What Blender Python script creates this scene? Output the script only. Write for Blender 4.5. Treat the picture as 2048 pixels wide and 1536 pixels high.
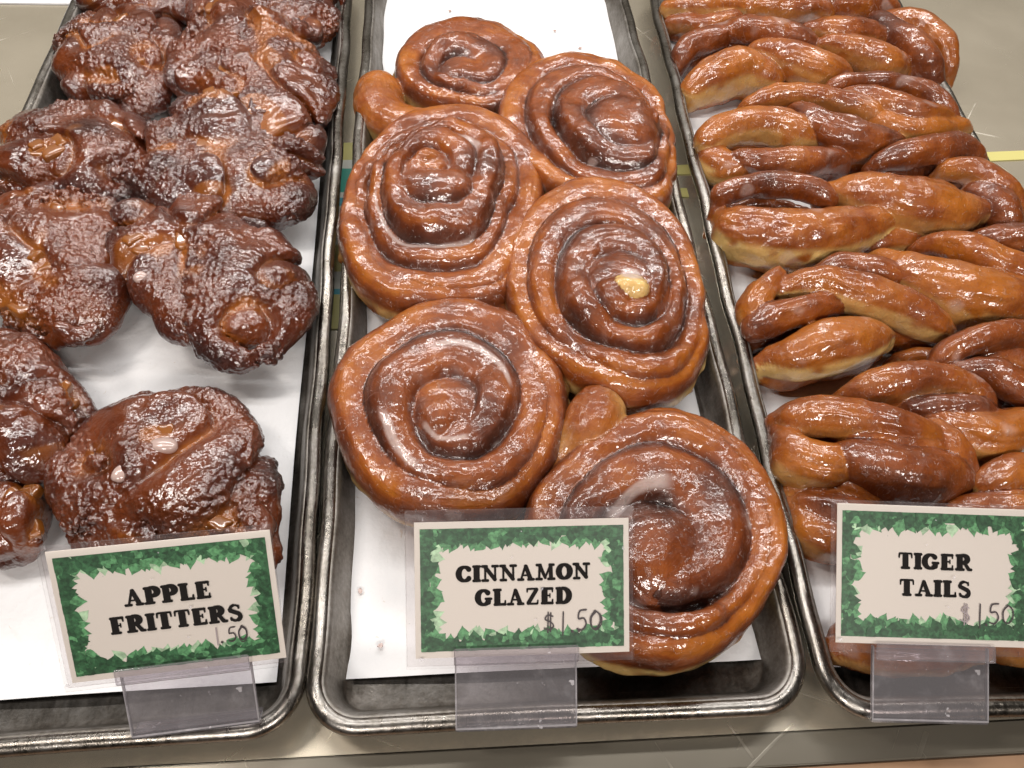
import bpy, math, random, json
import numpy as np
from mathutils import Vector, Matrix
for o in list(bpy.data.objects): bpy.data.objects.remove(o)
sc = bpy.context.scene
COL = sc.collection
# ------------------------------------------------------------------ camera, world, lamps, exposure
cam = bpy.data.cameras.new('camera'); co = bpy.data.objects.new('camera', cam); COL.objects.link(co); sc.camera = co
cam.sensor_fit = 'HORIZONTAL'; cam.sensor_width = 36; cam.lens = 36 * 1600 / 2048; cam.clip_start = .01; cam.clip_end = 30
M = Matrix([[0.99708, 0.01981, -0.07369], [-0.0589, 0.81378, -0.57818], [0.04851, 0.58083, 0.81258]])
co.matrix_world = Matrix.Translation((-0.04876, -0.08313, 0.40993)) @ M.to_4x4()
w = bpy.data.worlds.new('World'); sc.world = w; w.use_nodes = True
w.node_tree.nodes['Background'].inputs[0].default_value = (1, .86, .72, 1)
w.node_tree.nodes['Background'].inputs[1].default_value = .03
def lamp(name, loc, target, sx, sy, power, col):
    l = bpy.data.lights.new(name, 'AREA'); l.shape = 'RECTANGLE'; l.size = sx; l.size_y = sy; l.energy = power; l.color = col
    o = bpy.data.objects.new(name, l); COL.objects.link(o); o.location = loc
    o.rotation_euler = (Vector(target) - Vector(loc)).to_track_quat('-Z', 'Y').to_euler(); return o
lamp('case_tube_lamp', (0, .34, .80), (0, .30, 0), 1.2, .035, 5.0, (1, .97, .945))
lamp('case_tube_lamp', (0, .80, .56), (0, .45, 0), 1.2, .035, 5.0, (1, .97, .95))
lamp('counter_reflect_fill', (.1, 1.35, .62), (.1, .4, .25), 3.4, .7, 2.1, (1, .92, .79))  # unseen area light added so the steel counter reflects a bright tan
lamp('ceiling_lamp', (-.45, -1.05, 1.05), (0, .1, 0), .34, .15, 9.0, (1, .93, .87))
lamp('ceiling_lamp', (.50, -1.0, 1.22), (0, .1, 0), .34, .15, 10.0, (1, .93, .87))
lamp('ceiling_lamp', (-.75, .25, 1.3), (0, .2, 0), .12, .30, 5.0, (1, .92, .85))
sc.view_settings.view_transform = 'Standard'; sc.view_settings.look = 'None'
sc.view_settings.exposure = 0; sc.view_settings.gamma = 1; sc.view_settings.use_curve_mapping = False
sc.render.engine = 'CYCLES'; sc.cycles.max_bounces = 8; sc.cycles.transparent_max_bounces = 12
sc.cycles.caustics_reflective = False; sc.cycles.caustics_refractive = False
sc.cycles.use_denoising = True

DATA = json.loads('''{"rolls":{"A":{"c":[-36.2,488.4],"out":[[28.5,535.5],[10.8,560.7],[-25.4,580.1],[-59.0,574.6],[-81.5,551.2],[-90.1,520.4],[-86.5,489.4],[-66.4,465.3],[-35.0,457.2],[0.7,460.7],[22.7,487.4]],"lift":0,"ho":33,"hi":46,"turns":2.0,"dir":1,"ph":150,"cr":1.25,"tail":[[-104.1,482.8,35,19.6],[-99.1,456.6,37,19.1],[-86.1,439.1,38,19.5],[-63.7,430.8,38,18.7],[-35.5,438.4,34,16.0]],"tb":[0,0.3,0.62,1],"tops":[43,42,34],"crs":[1.4,1.0,1.05]},"C":{"c":[79.5,407.5],"out":[[118.1,396.3],[117.2,438.4],[104.3,484.0],[78.1,511.4],[45.5,520.1],[15.5,508.2],[-4.8,473.9],[-11.4,437.5],[-3.4,396.1],[17.9,360.3],[42.6,339.4],[73.4,330.5],[95.2,334.0],[109.4,360.1]],"lift":7,"ho":34,"hi":50,"turns":2.7,"dir":1,"ph":200,"cr":1.3,"tb":[0,0.3,0.56,0.78,1],"tops":[53,48,39,33],"crs":[1.4,1.06,1.05,1.1]},"B":{"c":[-60.3,350.5],"out":[[17.7,358.9],[15.2,397.4],[-1.9,422.5],[-31.5,443.1],[-65.9,436.6],[-93.5,414.4],[-113.9,383.2],[-120.6,336.3],[-115.4,289.1],[-106.0,262.8],[-86.7,245.1],[-55.9,240.5],[-18.2,248.0],[-7.4,270.0],[5.3,311.1]],"lift":7,"ho":36,"hi":54,"turns":2.6,"dir":1,"ph":20,"cr":1.25,"tb":[0,0.16,0.38,0.62,0.77,1],"tops":[55,55,51,35,34],"crs":[1.2,1.3,1.0,1.05,1.1],"arcs":[[20,120,0.42,0.035],[200,300,0.6,0.02]]},"D":{"c":[57.1,232.9],"out":[[109.4,230.7],[112.4,266.7],[110.2,294.1],[99.9,323.1],[75.8,351.4],[48.1,359.4],[18.0,343.8],[-3.1,314.1],[-12.9,277.3],[-13.9,243.1],[-4.8,215.2],[11.8,196.7],[30.9,181.0],[55.8,169.8],[78.7,174.5],[96.8,194.0]],"lift":10,"ho":34,"hi":54,"turns":3.0,"dir":1,"ph":60,"cr":1.3,"palec":1,"tb":[0,0.2,0.48,0.74,1],"tops":[54,54,44,35],"crs":[1.4,1.05,1.06,1.1],"arcs":[]},"E":{"c":[-49.2,156.8],"out":[[15.9,175.7],[13.5,197.4],[2.1,224.4],[-18.4,244.1],[-43.3,251.6],[-68.3,245.0],[-90.8,228.2],[-108.5,211.3],[-115.1,191.4],[-111.9,168.8],[-105.0,145.7],[-93.7,120.7],[-80.1,105.7],[-56.9,97.8],[-25.8,98.1],[-4.6,117.8],[10.1,145.5]],"lift":8,"ho":34,"hi":44,"turns":2.7,"dir":1,"ph":110,"cr":1.18,"tb":[0,0.29,0.64,1],"tops":[43,43,35],"crs":[1.15,1.05,1.1],"arcs":[[175,245,0.62,0.05],[200,300,0.3,0.03],[20,110,0.5,0.03]]},"F":{"c":[53.4,74.0],"out":[[121.2,84.6],[120.7,117.1],[109.7,143.0],[89.6,158.7],[64.2,163.8],[36.8,155.1],[11.9,134.6],[-7.7,112.3],[-11.1,83.9],[-3.5,52.2],[13.6,29.6],[38.9,21.5],[65.5,22.6],[88.0,35.9],[107.9,55.3]],"lift":6,"ho":36,"hi":48,"turns":2.4,"dir":1,"ph":160,"cr":1.2,"tail":[[33.2,164.4,42,16.8],[29.0,154.2,43,18.7],[22.0,143.8,34,17.7],[11.8,133.3,28,15.1]],"tailpale":1,"tb":[0,0.52,0.76,1],"tops":[46,42,37],"crs":[1.05,1.04,1.1],"arcs":[[70,150,0.42,0.05]]}},"fritters":{"0":{"out":[[-365.7,606.1],[-356.6,639.3],[-316.8,657.7],[-280.0,650.2],[-258.8,600.9],[-282.8,569.2],[-327.1,583.5],[-352.7,586.7]],"lift":0,"h":38,"seed":1,"char":0.5},"3":{"out":[[-274.7,603.6],[-275.4,653.8],[-219.8,673.4],[-173.4,666.1],[-143.2,623.7],[-138.4,575.4],[-145.7,534.1],[-170.0,530.0],[-213.3,551.1],[-255.4,557.6]],"lift":2,"h":40,"seed":2,"char":0.3},"1":{"out":[[-360.4,518.6],[-365.9,550.3],[-355.3,569.1],[-330.4,585.0],[-301.8,587.2],[-277.2,570.9],[-262.6,534.3],[-259.0,486.4],[-262.5,463.8],[-277.2,443.4],[-301.2,452.9],[-323.9,463.3],[-345.3,482.1]],"lift":2,"h":42,"seed":3,"char":0.4},"2":{"out":[[-268.9,500.5],[-272.3,549.7],[-259.9,580.2],[-235.7,600.5],[-200.3,589.5],[-172.3,563.1],[-148.9,530.3],[-139.1,495.6],[-135.3,462.9],[-141.0,425.9],[-141.6,385.9],[-154.3,369.8],[-184.8,391.4],[-220.8,443.5],[-241.8,458.7],[-258.4,468.0]],"lift":5,"h":44,"seed":4,"char":0.3},"4":{"out":[[-375.8,394.8],[-368.6,422.7],[-353.1,443.3],[-330.6,454.4],[-300.6,451.6],[-275.1,434.8],[-262.7,417.3],[-256.0,373.3],[-272.1,352.7],[-305.4,352.8],[-335.2,353.0],[-356.4,358.1]],"lift":3,"h":42,"seed":5,"char":0.4},"5":{"out":[[-269.0,357.2],[-271.9,388.7],[-266.4,416.6],[-253.3,443.2],[-230.6,462.0],[-204.3,462.2],[-183.6,446.8],[-172.3,411.2],[-156.7,380.6],[-130.7,376.8],[-133.4,351.5],[-150.0,326.7],[-158.7,314.8],[-181.7,315.0],[-215.4,322.4],[-250.7,337.1]],"lift":8,"h":42,"seed":6,"char":0.6},"6":{"out":[[-349.4,280.1],[-357.4,324.8],[-345.4,348.8],[-322.2,359.7],[-295.4,358.6],[-272.2,343.5],[-259.8,319.3],[-250.4,278.7],[-247.3,249.5],[-252.5,226.2],[-269.5,213.5],[-288.0,219.4],[-304.3,227.3],[-329.1,243.1]],"lift":6,"h":44,"seed":7,"char":0.2},"7":{"out":[[-269.4,307.8],[-268.8,331.3],[-255.3,344.9],[-239.3,348.3],[-211.8,343.2],[-179.3,323.4],[-154.0,302.1],[-138.6,281.7],[-133.5,258.0],[-137.5,225.9],[-150.4,207.3],[-169.3,197.5],[-190.6,206.4],[-210.0,219.8],[-231.2,239.5],[-245.8,255.7],[-259.4,281.1]],"lift":9,"h":42,"seed":8,"char":0.45},"8":{"out":[[-332.2,196.9],[-330.4,225.8],[-317.6,240.0],[-298.2,232.7],[-279.8,217.2],[-266.7,198.8],[-254.3,187.9],[-246.2,174.1],[-247.8,154.6],[-256.3,136.2],[-271.9,127.8],[-292.7,130.0],[-316.4,156.6]],"lift":3,"h":46,"seed":9,"char":0.4},"10":{"out":[[-304.9,111.9],[-300.4,129.0],[-281.1,132.8],[-264.3,127.8],[-255.9,110.1],[-255.2,93.4],[-271.3,90.0],[-292.2,94.8]],"lift":0,"h":38,"seed":10,"char":0.3},"9":{"out":[[-258.8,117.6],[-259.9,138.3],[-251.0,159.9],[-244.4,177.8],[-235.8,188.5],[-214.0,190.8],[-185.0,184.8],[-164.0,173.9],[-151.3,160.2],[-145.2,134.6],[-137.7,113.4],[-131.1,93.3],[-129.0,77.1],[-136.2,70.9],[-163.0,72.0],[-199.5,74.7],[-238.1,86.6],[-252.6,100.6]],"lift":5,"h":46,"seed":11,"char":0.25}},"twists":{"1":[[0.2,0.3,[[147.8,603.5,32,6.7],[173.6,595.1,40,8.0],[216.7,600.0,36,7.1]]],[0.3,0.1,[[220.7,601.9,36,7.6],[259.1,596.4,42,10.0],[291.6,596.0,38,8.4]]],[0.5,0,[[293.0,610.4,36,7.7],[328.0,604.9,42,10.1],[360.9,608.3,34,8.2]]],[0.4,0.1,[[156.9,589.6,26,6.7],[181.6,577.0,34,8.2],[207.0,584.9,34,7.5]]]],"2":[[0.75,0,[[148.4,525.0,30,7.1],[159.2,537.9,40,9.8],[184.1,545.5,44,8.7],[203.3,560.9,40,7.3]]],[0.15,0.5,[[151.5,483.6,32,10.6],[168.6,493.1,44,15.1],[195.6,504.0,46,16.0],[216.3,496.2,38,10.7]]],[0.6,0,[[192.6,547.9,44,7.2],[209.3,544.5,52,10.2],[233.3,536.8,52,10.6],[256.8,532.4,46,8.7]]],[0.2,0.2,[[214.5,523.3,44,7.8],[240.4,505.6,50,13.7],[266.2,496.4,46,13.7],[280.9,496.8,36,8.5]]],[0.35,0.15,[[268.1,552.6,44,7.2],[287.8,544.0,52,11.1],[320.6,545.7,46,9.6]]],[0.25,0.15,[[271.1,526.1,46,6.3],[299.7,516.8,50,11.6],[322.7,507.6,46,12.4],[337.2,511.3,34,7.9]]],[0.8,0,[[330.5,568.7,44,6.6],[341.4,542.9,50,11.2],[353.4,518.4,48,11.7],[364.6,504.2,34,9.5]]],[0.35,0,[[348.2,579.7,40,7.5],[371.3,563.9,46,11.4],[382.3,536.7,44,11.2],[386.4,523.7,32,8.1]]]],"3":[[0.1,0.4,[[146.5,403.5,24,8.5],[146.6,410.3,38,9.8],[163.6,418.2,46,11.2],[193.3,422.8,48,12.0],[217.9,414.0,46,11.3],[230.9,409.8,38,7.1]]],[0.15,0.6,[[150.2,403.4,30,11.3],[160.5,390.5,30,11.9],[173.4,388.0,28,9.8]]],[0.6,0,[[169.1,390.5,34,7.0],[188.5,383.4,40,8.2],[216.8,384.8,42,10.3],[246.0,390.9,34,7.7]]],[0.55,0,[[221.8,435.3,46,5.8],[233.3,414.8,52,10.5],[259.8,402.9,50,13.2],[292.6,405.7,40,8.5]]],[0.15,0.1,[[190.3,451.0,40,6.6],[213.7,455.0,46,7.3],[244.2,449.9,50,8.4],[272.5,441.1,48,8.4],[287.1,432.3,42,6.5]]],[0.7,0,[[264.6,470.3,44,5.2],[291.4,471.4,48,6.3],[322.8,467.1,48,7.2],[341.5,451.7,46,7.7],[348.4,438.0,40,6.6]]],[0.45,0,[[269.9,455.2,46,5.9],[289.6,442.9,52,9.0],[311.9,429.0,52,9.5],[339.5,432.4,44,6.6]]],[0.1,0.3,[[289.0,428.4,42,8.7],[307.9,419.5,44,10.8],[332.4,422.2,42,10.1],[363.9,432.6,30,6.3]]]],"4":[[0.15,0.85,[[128.6,330.6,34,9.8],[150.7,311.6,46,15.7],[185.1,303.2,50,18.0],[220.2,309.2,48,16.4],[250.9,319.6,42,11.0],[268.1,328.8,34,6.0]]],[0.6,0,[[128.7,332.6,40,6.5],[144.6,338.6,50,7.5],[172.2,345.0,52,7.5],[196.9,342.1,52,7.8],[214.5,335.1,46,6.5]]],[0.2,0.25,[[228.3,347.9,42,8.0],[247.1,338.2,54,16.2],[277.1,328.9,56,19.2],[305.4,325.0,50,15.5],[327.6,328.2,40,7.9]]],[0.75,0,[[274.5,380.3,44,6.9],[294.4,381.5,52,9.0],[325.9,388.4,52,9.7],[345.9,384.8,44,7.0]]],[0.2,0.1,[[321.5,367.6,44,6.8],[335.8,360.8,50,8.6],[348.9,345.2,48,10.0],[360.9,334.2,38,8.0]]],[0.6,0,[[335.2,345.7,42,8.1],[343.8,330.3,46,11.8],[346.3,319.4,38,10.5]]],[0.2,0.5,[[237.3,303.9,26,7.2],[263.8,309.1,32,9.1],[287.5,310.7,26,6.6]]]],"5":[[0.2,0.2,[[162.3,264.3,40,6.0],[146.0,247.0,44,8.5],[135.0,233.2,36,7.8],[134.3,227.4,26,5.3]]],[0.7,0,[[133.8,226.3,32,7.1],[149.2,228.0,44,8.4],[170.5,233.5,48,8.5],[193.2,239.7,42,6.5]]],[0.25,0.55,[[165.8,253.4,42,6.6],[186.8,252.6,52,9.8],[210.2,242.9,54,11.6],[235.9,233.9,50,11.6],[255.1,224.7,42,9.7],[266.3,223.6,32,6.6]]],[0.15,0.9,[[144.2,204.4,28,6.4],[159.1,202.3,42,11.8],[184.3,209.0,50,15.5],[205.0,212.7,46,12.0],[221.1,217.7,36,5.8]]],[0.55,0,[[197.1,273.2,36,6.2],[215.5,271.5,46,8.6],[235.4,263.7,46,8.3],[250.8,257.6,38,6.1]]]],"6":[[0.15,0.35,[[241.0,282.4,38,7.0],[251.3,264.6,50,13.4],[273.6,248.8,56,18.2],[308.7,241.3,52,18.3],[344.1,243.0,40,12.1]]],[0.3,0,[[279.6,293.6,42,6.3],[295.1,282.1,52,9.6],[317.5,266.8,52,10.8],[345.2,254.9,44,8.1]]],[0.7,0,[[318.9,299.5,40,7.1],[341.9,297.6,46,9.1],[377.6,301.5,40,8.6]]],[0.2,0.6,[[277.3,243.1,34,8.1],[298.0,234.1,36,8.8],[330.0,237.0,32,8.9]]]],"9":[[0.55,0,[[245.5,194.1,34,5.1],[256.6,201.0,44,7.3],[278.1,206.3,50,7.5],[304.4,208.3,50,7.8],[327.1,202.9,44,7.6]]],[0.7,0,[[254.3,187.9,38,5.6],[270.6,183.5,46,7.6],[287.3,171.0,46,8.5],[311.1,164.2,40,8.6]]],[0.1,0.5,[[239.5,209.8,22,4.6],[254.3,206.5,26,5.2]]],[0.3,0,[[271.8,202.1,34,7.7],[295.6,199.0,38,10.2],[319.8,190.3,36,10.2]]]],"8":[[0.35,0.1,[[187.3,174.4,36,7.3],[202.8,174.9,48,10.2],[226.5,176.5,52,9.0],[249.6,172.6,48,7.5],[262.1,165.0,40,6.3]]],[0.75,0,[[217.0,160.1,40,4.8],[232.4,158.7,46,5.9],[250.0,156.1,46,6.2],[263.0,155.9,38,4.8]]],[0.15,0.3,[[226.4,155.6,38,6.0],[240.3,146.4,44,10.6],[257.0,140.9,46,13.4],[279.2,146.8,42,11.8],[300.4,153.4,32,7.3]]],[0.25,0.1,[[201.9,170.8,32,7.4],[217.8,171.2,40,9.7],[236.9,171.8,40,7.3]]]],"7":[[0.35,0.15,[[139.1,156.5,34,7.1],[148.5,154.5,48,9.9],[171.2,150.0,54,10.1],[194.9,142.5,54,10.0],[215.1,138.5,46,8.1]]],[0.1,0.4,[[140.5,154.9,32,7.2],[137.2,135.6,42,11.4],[146.3,126.6,46,12.9],[162.5,124.2,44,10.1]]],[0.8,0,[[163.4,127.8,44,7.9],[177.0,120.9,52,13.3],[200.8,115.3,52,15.4],[224.8,117.1,42,11.3]]],[0.45,0,[[224.1,144.6,42,6.4],[229.3,131.4,46,8.7],[234.2,121.2,38,8.0]]],[0.5,0,[[173.9,142.0,46,5.8],[193.7,132.3,48,6.8],[216.6,131.2,44,5.7]]]],"11":[[0.15,0.5,[[138.1,116.1,26,5.2],[150.3,118.3,34,7.9],[166.7,112.9,36,8.8],[179.9,106.5,30,6.8]]],[0.3,0.2,[[139.9,113.1,22,5.8],[138.7,96.9,30,8.9],[149.0,87.3,32,9.8],[168.7,83.5,28,8.8]]],[0.4,0,[[145.1,105.6,32,9.0],[162.0,97.1,36,11.0],[176.8,93.1,30,8.9]]]],"10":[[0.15,0.4,[[238.7,110.8,30,5.7],[245.0,112.2,42,8.5],[264.0,117.0,44,9.1],[286.0,117.9,36,6.9]]],[0.2,0.2,[[218.1,101.2,30,5.7],[232.9,94.8,40,8.8],[255.1,94.4,42,9.9],[279.4,96.1,34,7.9]]]],"12":[[0.3,0.3,[[144.2,30.6,24,7.4],[159.4,27.0,34,10.8],[181.8,26.0,34,10.8],[210.3,27.7,24,7.4]]],[0.4,0,[[154.5,38.2,30,8.6],[181.4,37.0,38,10.9],[210.9,33.9,28,8.7]]]],"13":[[0.3,0.2,[[222.7,32.1,24,7.5],[234.1,28.7,34,11.0],[259.0,29.5,28,9.9]]],[0.4,0,[[228.2,40.2,30,8.7],[246.0,40.0,36,11.1]]]]}}''')
SIGNS = json.loads('''{"left":{"m":[[0.9968,-0.04404,0.06677,-0.16805],[0.07945,0.64134,-0.76313,0.04243],[-0.00921,0.76599,0.64279,0.07799],[0.0,0.0,0.0,1.0]],"w":0.08766,"h":0.06028,"sleeve":[-0.04643,0.04436,-0.03311,0.03232],"plate":[-0.02557,0.02859,-0.06081,-0.02695]},"mid":{"m":[[0.99991,0.00775,-0.0105,-0.0195],[-0.01251,0.79861,-0.60172,0.04873],[0.00373,0.6018,0.79864,0.06781],[0.0,0.0,0.0,1.0]],"w":0.09572,"h":0.06058,"sleeve":[-0.05192,0.05003,-0.03442,0.03556],"plate":[-0.03067,0.02419,-0.06326,-0.02771]},"right":{"m":[[0.99763,0.06292,-0.02773,0.1731],[-0.06805,0.84577,-0.52919,0.04801],[-0.00984,0.52983,0.84805,0.06516],[0.0,0.0,0.0,1.0]],"w":0.09322,"h":0.06378,"sleeve":[-0.04894,0.0495,-0.03653,0.03353],"plate":[-0.02825,0.02706,-0.06646,-0.03329]}}''')
# ------------------------------------------------------------------ helpers
def tag(o, label=None, cat=None, group=None, kind=None):
    if label: o['label'] = label
    if cat: o['category'] = cat
    if group: o['group'] = group
    if kind: o['kind'] = kind
    return o
def empty(name, loc=(0, 0, 0), mat=None):
    o = bpy.data.objects.new(name, None); COL.objects.link(o); o.empty_display_size = .01
    if mat is not None: o.matrix_world = mat
    else: o.location = loc
    return o
def link(name, me, mat, parent=None, loc=None):
    o = bpy.data.objects.new(name, me); COL.objects.link(o)
    if mat: me.materials.append(mat)
    if parent: o.parent = parent
    if loc is not None: o.location = loc
    return o
def mesh_np(name, V, F, smooth=True):
    me = bpy.data.meshes.new(name); V = np.asarray(V, np.float32); F = np.asarray(F, np.int32); k = F.shape[1]
    me.vertices.add(len(V)); me.vertices.foreach_set('co', V.ravel())
    me.loops.add(F.size); me.loops.foreach_set('vertex_index', F.ravel())
    me.polygons.add(len(F)); me.polygons.foreach_set('loop_start', np.arange(len(F), dtype=np.int32) * k)
    me.update(calc_edges=True); me.validate()
    if smooth: me.polygons.foreach_set('use_smooth', np.ones(len(me.polygons), bool))
    return me
def mesh_py(name, V, F, smooth=False):
    me = bpy.data.meshes.new(name); me.from_pydata([tuple(v) for v in V], [], [tuple(f) for f in F]); me.update()
    if smooth: me.polygons.foreach_set('use_smooth', np.ones(len(me.polygons), bool))
    return me
def attr(me, name, vals, typ='FLOAT_COLOR'):
    vals = np.asarray(vals, np.float32); a = me.attributes.new(name, typ, 'POINT')
    if typ == 'FLOAT_COLOR':
        v = np.ones((len(vals), 4), np.float32); v[:, :vals.shape[1]] = vals; a.data.foreach_set('color', v.ravel())
    elif typ == 'FLOAT_VECTOR': a.data.foreach_set('vector', vals.ravel())
def sstep(a, b, x):
    t = np.clip((x - a) / (b - a), 0, 1); return t * t * (3 - 2 * t)
def _hash(i, j, k, s):
    h = (i * 374761393 + j * 668265263 + k * 2147483647 + s * 1274126177) & 0xffffffff
    h = ((h ^ (h >> 13)) * 1274126177) & 0xffffffff
    return h ^ (h >> 16)
def noise(p, seed=0):                       # value-gradient noise, about -1..1
    p = np.asarray(p, np.float64); pi = np.floor(p).astype(np.int64); f = p - pi
    u = f * f * f * (f * (f * 6 - 15) + 10); out = 0
    for dx in (0, 1):
        for dy in (0, 1):
            for dz in (0, 1):
                h = _hash(pi[..., 0] + dx, pi[..., 1] + dy, pi[..., 2] + dz, seed)
                g = ((h & 1023) / 511.5 - 1) * (f[..., 0] - dx) + (((h >> 10) & 1023) / 511.5 - 1) * (f[..., 1] - dy) + (((h >> 20) & 1023) / 511.5 - 1) * (f[..., 2] - dz)
                out = out + g * (u[..., 0] if dx else 1 - u[..., 0]) * (u[..., 1] if dy else 1 - u[..., 1]) * (u[..., 2] if dz else 1 - u[..., 2])
    return out * 1.3
def worley(p, seed=0):                      # distance to nearest jittered point, cell size 1
    pi = np.floor(p).astype(np.int64); best = np.full(p.shape[:-1], 9.)
    for dx in (-1, 0, 1):
        for dy in (-1, 0, 1):
            for dz in (-1, 0, 1):
                c = pi + np.array([dx, dy, dz]); h = _hash(c[..., 0], c[..., 1], c[..., 2], seed)
                q = c + np.stack([(h & 1023), (h >> 10) & 1023, (h >> 20) & 1023], -1) / 1023 * .7 + .15
                best = np.minimum(best, ((q - p) ** 2).sum(-1))
    return np.sqrt(best)
def blur(F, n=1):
    for _ in range(n):
        for ax in range(3):
            P = np.concatenate([np.take(F, [0], ax), F, np.take(F, [-1], ax)], ax); N = F.shape[ax]
            F = .25 * np.take(P, range(0, N), ax) + .5 * np.take(P, range(1, N + 1), ax) + .25 * np.take(P, range(2, N + 2), ax)
    return F
def surfnets(F, o, h):
    s = F < 0; nx, ny, nz = F.shape; c = [(a, b, d) for a in (0, 1) for b in (0, 1) for d in (0, 1)]
    sl = lambda A, q: A[q[0]:nx - 1 + q[0], q[1]:ny - 1 + q[1], q[2]:nz - 1 + q[2]]
    cnt = sum(sl(s, q).astype(np.int8) for q in c); act = (cnt > 0) & (cnt < 8)
    I = np.argwhere(act); acc = np.zeros((len(I), 3)); n = np.zeros(len(I))
    val = {q: F[I[:, 0] + q[0], I[:, 1] + q[1], I[:, 2] + q[2]] for q in c}
    for q in c:
        for ax in range(3):
            if q[ax] == 0:
                r = list(q); r[ax] = 1; r = tuple(r); a, b = val[q], val[r]; m = (a < 0) != (b < 0)
                t = np.where(m, a / np.where(m, a - b, 1), 0); pt = np.tile(np.array(q, float), (len(I), 1)); pt[:, ax] += t
                acc += pt * m[:, None]; n += m
    V = (I + acc / n[:, None]) * h + np.array(o)
    idx = np.full(act.shape, -1, np.int64); idx[act] = np.arange(len(I)); Q = []
    for ax in range(3):
        a = np.take(s, range(0, s.shape[ax] - 1), ax); b = np.take(s, range(1, s.shape[ax]), ax)
        E = np.argwhere(a != b); u, v = [(1, 2), (2, 0), (0, 1)][ax]
        ok = (E[:, u] > 0) & (E[:, v] > 0) & (E[:, u] < idx.shape[u]) & (E[:, v] < idx.shape[v]); E = E[ok]
        def cell(du, dv):
            e = E.copy(); e[:, u] -= du; e[:, v] -= dv; return idx[e[:, 0], e[:, 1], e[:, 2]]
        q = np.stack([cell(1, 1), cell(0, 1), cell(0, 0), cell(1, 0)], 1)
        fl = ~s[E[:, 0], E[:, 1], E[:, 2]]; q[fl] = q[fl][:, ::-1]; Q.append(q)
    Q = np.concatenate(Q); Q = Q[(Q >= 0).all(1)]
    lab = np.arange(len(V))
    for _ in range(400):
        m = lab[Q].min(1); new = lab.copy()
        for k in range(4): np.minimum.at(new, Q[:, k], m)
        new = new[new]
        if (new == lab).all(): break
        lab = new
    keep = np.bincount(lab, minlength=len(V))[lab] > 900; remap = np.cumsum(keep) - 1
    return V[keep], remap[Q[keep[Q[:, 0]]]]
# ------------------------------------------------------------------ node helpers
class NT:
    def __init__(s, name):
        s.m = bpy.data.materials.new(name); s.m.use_nodes = True; s.t = s.m.node_tree; s.t.nodes.clear()
        s.out = s.t.nodes.new('ShaderNodeOutputMaterial')
    def n(s, typ, **kw):
        nd = s.t.nodes.new(typ)
        for k, v in kw.items():
            if k.startswith('i_'): s.set(nd, int(k[2:]) if k[2:].isdigit() else k[2:].replace('_', ' '), v)
            else: setattr(nd, k, v)
        return nd
    def set(s, nd, k, v):
        if hasattr(v, 'is_linked') or isinstance(v, bpy.types.NodeSocket): s.t.links.new(v, nd.inputs[k])
        else:
            if isinstance(v, tuple) and len(v) == 3 and nd.inputs[k].type == 'RGBA': v = v + (1,)
            nd.inputs[k].default_value = v
    def noise(s, vec, scale, detail=3, rough=.55, dist=0):
        nd = s.n('ShaderNodeTexNoise'); s.set(nd, 'Vector', vec); s.set(nd, 'Scale', scale); s.set(nd, 'Detail', detail); s.set(nd, 'Roughness', rough); s.set(nd, 'Distortion', dist); return nd.outputs['Fac']
    def vor(s, vec, scale, feature='F1', rand=1):
        nd = s.n('ShaderNodeTexVoronoi', feature=feature); s.set(nd, 'Vector', vec); s.set(nd, 'Scale', scale); s.set(nd, 'Randomness', rand); return nd.outputs['Distance']
    def math(s, op, a, b=0., c=0.):
        nd = s.n('ShaderNodeMath', operation=op); s.set(nd, 0, a); s.set(nd, 1, b); s.set(nd, 2, c); return nd.outputs[0]
    def rng(s, v, a, b, c=0., d=1., smooth=True):
        nd = s.n('ShaderNodeMapRange', interpolation_type='SMOOTHSTEP' if smooth else 'LINEAR'); s.set(nd, 0, v); s.set(nd, 1, a); s.set(nd, 2, b); s.set(nd, 3, c); s.set(nd, 4, d); return nd.outputs[0]
    def mix(s, f, a, b, blend='MIX'):
        nd = s.n('ShaderNodeMix', data_type='RGBA', blend_type=blend); s.set(nd, 0, f); s.set(nd, 6, a); s.set(nd, 7, b); return nd.outputs[2]
    def ramp(s, f, stops):
        nd = s.n('ShaderNodeValToRGB'); e = nd.color_ramp.elements
        while len(e) < len(stops): e.new(.5)
        for q, (p, c) in zip(e, stops): q.position = p; q.color = c + (1,)
        s.set(nd, 0, f); return nd.outputs[0]
    def bump(s, h, dist, strength=1., normal=None):
        nd = s.n('ShaderNodeBump'); s.set(nd, 'Height', h); s.set(nd, 'Distance', dist); s.set(nd, 'Strength', strength)
        if normal is not None: s.set(nd, 'Normal', normal)
        return nd.outputs[0]
    def mapping(s, vec, scale=(1, 1, 1), rot=(0, 0, 0)):
        nd = s.n('ShaderNodeMapping'); s.set(nd, 'Vector', vec); s.set(nd, 'Scale', scale); s.set(nd, 'Rotation', rot); return nd.outputs[0]
    def obj(s): return s.n('ShaderNodeTexCoord').outputs['Object']
    def pbsdf(s, **kw):
        b = s.n('ShaderNodeBsdfPrincipled')
        for k, v in kw.items(): s.set(b, k.replace('_', ' '), v)
        return b
    def done(s, sock): s.t.links.new(sock, s.out.inputs[0]); return s.m
def simple(name, col, rough=.5, metal=0., **kw):
    t = NT(name); b = t.pbsdf(Base_Color=col, Roughness=rough, Metallic=metal, **kw); return t.done(b.outputs[0])
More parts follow.
